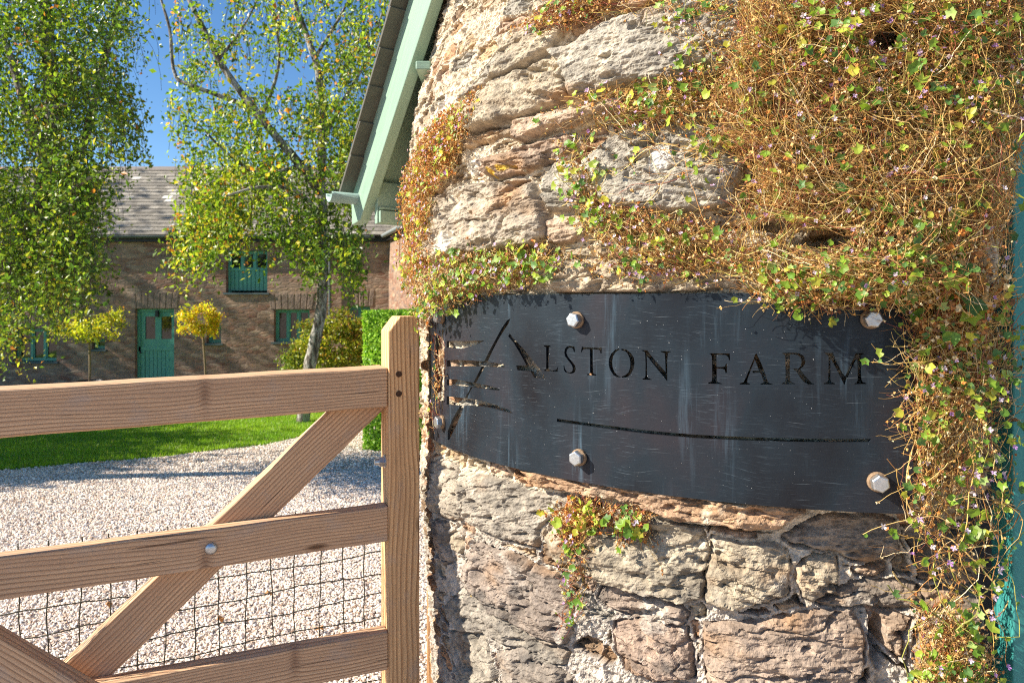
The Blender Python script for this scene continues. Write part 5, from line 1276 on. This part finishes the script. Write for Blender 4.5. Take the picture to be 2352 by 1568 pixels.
standard(205, 702, 790, 14.2, 64, 61, 'clipped yellow-green standard tree in a dark pot left of the teal door', YP, [4,4,1,3,.3])
standard(470, 702, 778, 14.4, 50, 62, 'golden orange-tinged standard tree in a black pot right of the teal door', YP, [4,2,3,1,2], xs=-5)
# maple shrub behind the birch trunk
def shrub(name, c, rx, ry, rz, n, seed, label, cat, pal, pp, leaf, ground_z, nc=70, stems=7):
    rs = np.random.RandomState(seed); base = np.array([c[0], c[1], ground_z]); root = tag(empty(name, tuple(base)), label, cat)
    lim = []
    for k in range(stems):
        a = k*2.1; lim.append(([base, base+(math.cos(a)*rx*.25, math.sin(a)*ry*.25, (c[2]-ground_z)*.6), np.array(c)+(math.cos(a)*rx*.6, math.sin(a)*ry*.6, rz*.3*math.sin(k*3))], .03, .008))
    V, Q = tube_mesh(lim, 5, 10); mk('stems', V, [Q], MWD, root)
    u = rs.normal(size=(nc,3)); u /= np.linalg.norm(u, axis=1, keepdims=True); cc = np.array(c)+u*np.array([rx,ry,rz])*rs.uniform(.4,1,(nc,1))
    k = rs.randint(0, nc, n); P = cc[k]+rs.normal(0, 1, (n,3))*np.array([rx,ry,rz*.5])*.16; tone = rs.uniform(.6,1.35,nc)[k]
    P[:,2] = np.maximum(P[:,2], ground_z+.05)
    v, t, col = leaf_mesh(P, rs.normal(size=(n,3))+np.array([0,-.3,.7]), rs.uniform(.7,1.3,n)*leaf, pick(pal, pp, n, rs)*tone[:,None], 'diamond', rs)
    mk('leaves', v, [t], MLB, root, col=np.clip(col,0,.8)); return root
c = P3(770, 790, 12.8); shrub('shrub', c, .72, .5, .62, 6500, 71, 'loose yellow-green maple shrub behind the birch trunk', 'shrub', [(.30,.32,.03),(.42,.40,.04),(.16,.22,.03),(.48,.26,.05)], [3,3,2,1], .035, float(gz(12.8)))
c = P3(700, 830, 13.4); shrub('shrub', c, .45, .4, .35, 2200, 72, 'low dull green bush left of the birch trunk', 'shrub', [(.14,.20,.03),(.22,.27,.03),(.30,.24,.05)], [3,3,1], .035, float(gz(13.4)))
c = P3(835, 800, 13.8); shrub('shrub', c, .35, .3, .6, 2200, 73, 'dark shrub between the maple and the clipped hedge', 'shrub', [(.06,.10,.02),(.12,.16,.03),(.2,.16,.05)], [3,3,1], .035, float(gz(13.8)))
# clipped hedge
def hedge():
    rs = np.random.RandomState(81)
    a = P3(834, 1030, 7.6); far = P3(905, 900, 10.2)
    x0, y0 = a[0], 7.55; zt = P3(880, 712, 7.6)[2]; zb = float(gz(7.6))
    # footprint: long box going away to the right
    e = np.array([.30, .954]); f = np.array([.954, -.30]); Lh, Wd = 3.2, .9
    root = tag(empty('hedge', (x0+.4, y0+1, zb)), 'bright green clipped hedge behind the gate post', 'hedge')
    n = 42000; A = []; N = []
    face = rs.choice(4, n, p=[.34,.42,.18,.06]); s = rs.rand(n); t = rs.rand(n); dep = np.abs(rs.normal(0, .045, n))
    hgt = zt-zb
    u = np.where(face == 0, s*Lh, np.where(face == 2, s*Lh, np.where(face == 1, dep, Lh-dep)))
    w = np.where(face == 0, dep, np.where(face == 2, t*Wd, s*Wd)); z = np.where(face == 2, hgt-dep, t*hgt)
    bump_ = .05*fbm(u*4+w*3, z*4, 300, 3)
    u = u+np.where(face == 1, bump_, 0); w = w+np.where(face == 0, bump_, 0); z = z+np.where(face == 2, bump_*.8, 0)
    X = x0+e[0]*u+f[0]*w; Y = y0+e[1]*u+f[1]*w; P = np.stack([X, Y, zb-.05*(Y-y0)+z], -1)
    nf = np.array([(-f[0],-f[1],.3),(-e[0],-e[1],.3),(0,0,1.),(e[0],e[1],.3)])[face]
    v, tt, c = leaf_mesh(P, nf+rs.normal(0,.6,(n,3)), rs.uniform(.012,.024,n), pick([(.26,.48,.04),(.36,.58,.05),(.48,.64,.08),(.14,.3,.03)], [4,4,2,2], n, rs), 'diamond', rs)
    mk('leaves', v, [tt], MLB, root, col=c)
    # twiggy dark core
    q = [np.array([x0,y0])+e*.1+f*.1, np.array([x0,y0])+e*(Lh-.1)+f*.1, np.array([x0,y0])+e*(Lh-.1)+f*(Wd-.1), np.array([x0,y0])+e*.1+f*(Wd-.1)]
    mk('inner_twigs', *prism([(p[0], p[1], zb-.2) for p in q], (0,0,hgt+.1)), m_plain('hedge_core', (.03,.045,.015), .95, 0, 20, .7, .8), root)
hedge()
# fallen leaves on the gravel
rs = np.random.RandomState(91); g = [(532,1448),(590,1460),(628,1500),(700,1380),(470,1520),(760,1500),(560,1290),(810,1330),(655,1470),(240,1440)]
for k, (x, y) in enumerate([(506,1435),(619,1374),(735,1456),(250,1400)]):
    d = 1.25/((y-YH)/F-.05); p = P3(x, y, d); p[2] = float(gz(d))+.022
    v, t, c = leaf_mesh(p[None], np.array([[.2,-.3,1.]]), np.array([.022]), np.array([[.36,.17,.06]]), 'crisp', rs)
    tag(mk('fallen_leaf', v, [t], MLD, col=c), 'brown fallen leaf lying on the pale gravel', 'leaf', group='fallen leaves scattered on the gravel')

# ------------------------------------------------------------------ light, sky, camera
S = Vector((-.82, -.15, .55)).normalized()
sun = bpy.data.lights.new('sun', 'SUN'); sun.energy = 5.0; sun.angle = rad(.55); sun.color = (1., .92, .78)
so = bpy.data.objects.new('sun', sun); C.objects.link(so); so.rotation_euler = (-S).to_track_quat('-Z', 'Y').to_euler(); so.location = (0,0,12)
w = bpy.data.worlds.new('World'); bpy.context.scene.world = w; w.use_nodes = True; nt = w.node_tree; nt.nodes.clear()
sk = nt.nodes.new('ShaderNodeTexSky'); sk.sky_type = 'NISHITA'; sk.sun_disc = False
sk.sun_elevation = math.asin(S.z); sk.sun_rotation = math.atan2(S.x, S.y); sk.altitude = 1500; sk.air_density = 1.0; sk.dust_density = .15; sk.ozone_density = 1.8
bg = nt.nodes.new('ShaderNodeBackground'); bg.inputs[1].default_value = .080; ou = nt.nodes.new('ShaderNodeOutputWorld')
hs_ = nt.nodes.new('ShaderNodeHueSaturation'); hs_.inputs['Saturation'].default_value = 1.2; nt.links.new(sk.outputs[0], hs_.inputs['Color']); nt.links.new(hs_.outputs[0], bg.inputs[0]); nt.links.new(bg.outputs[0], ou.inputs[0])
cam = bpy.data.cameras.new('camera'); co = bpy.data.objects.new('camera', cam); C.objects.link(co)
co.location = (0,0,ZC); co.rotation_euler = (rad(90),0,0); cam.lens = 24; cam.sensor_width = 36; cam.shift_y = -(784-YH)/2352
cam.clip_end = 3000; cam.clip_start = .05; cam.dof.use_dof = True; cam.dof.focus_distance = 1.2; cam.dof.aperture_fstop = 10
sc = bpy.context.scene; sc.camera = co
sc.view_settings.view_transform = 'Standard'; sc.view_settings.look = 'None'; sc.view_settings.gamma = 1; sc.view_settings.exposure = 1.22
sc.cycles.max_bounces = 6; sc.cycles.use_denoising = False; sc.cycles.pixel_filter_type = 'BLACKMAN_HARRIS'; sc.cycles.filter_width = 1.1; sc.cycles.sample_clamp_indirect = 4
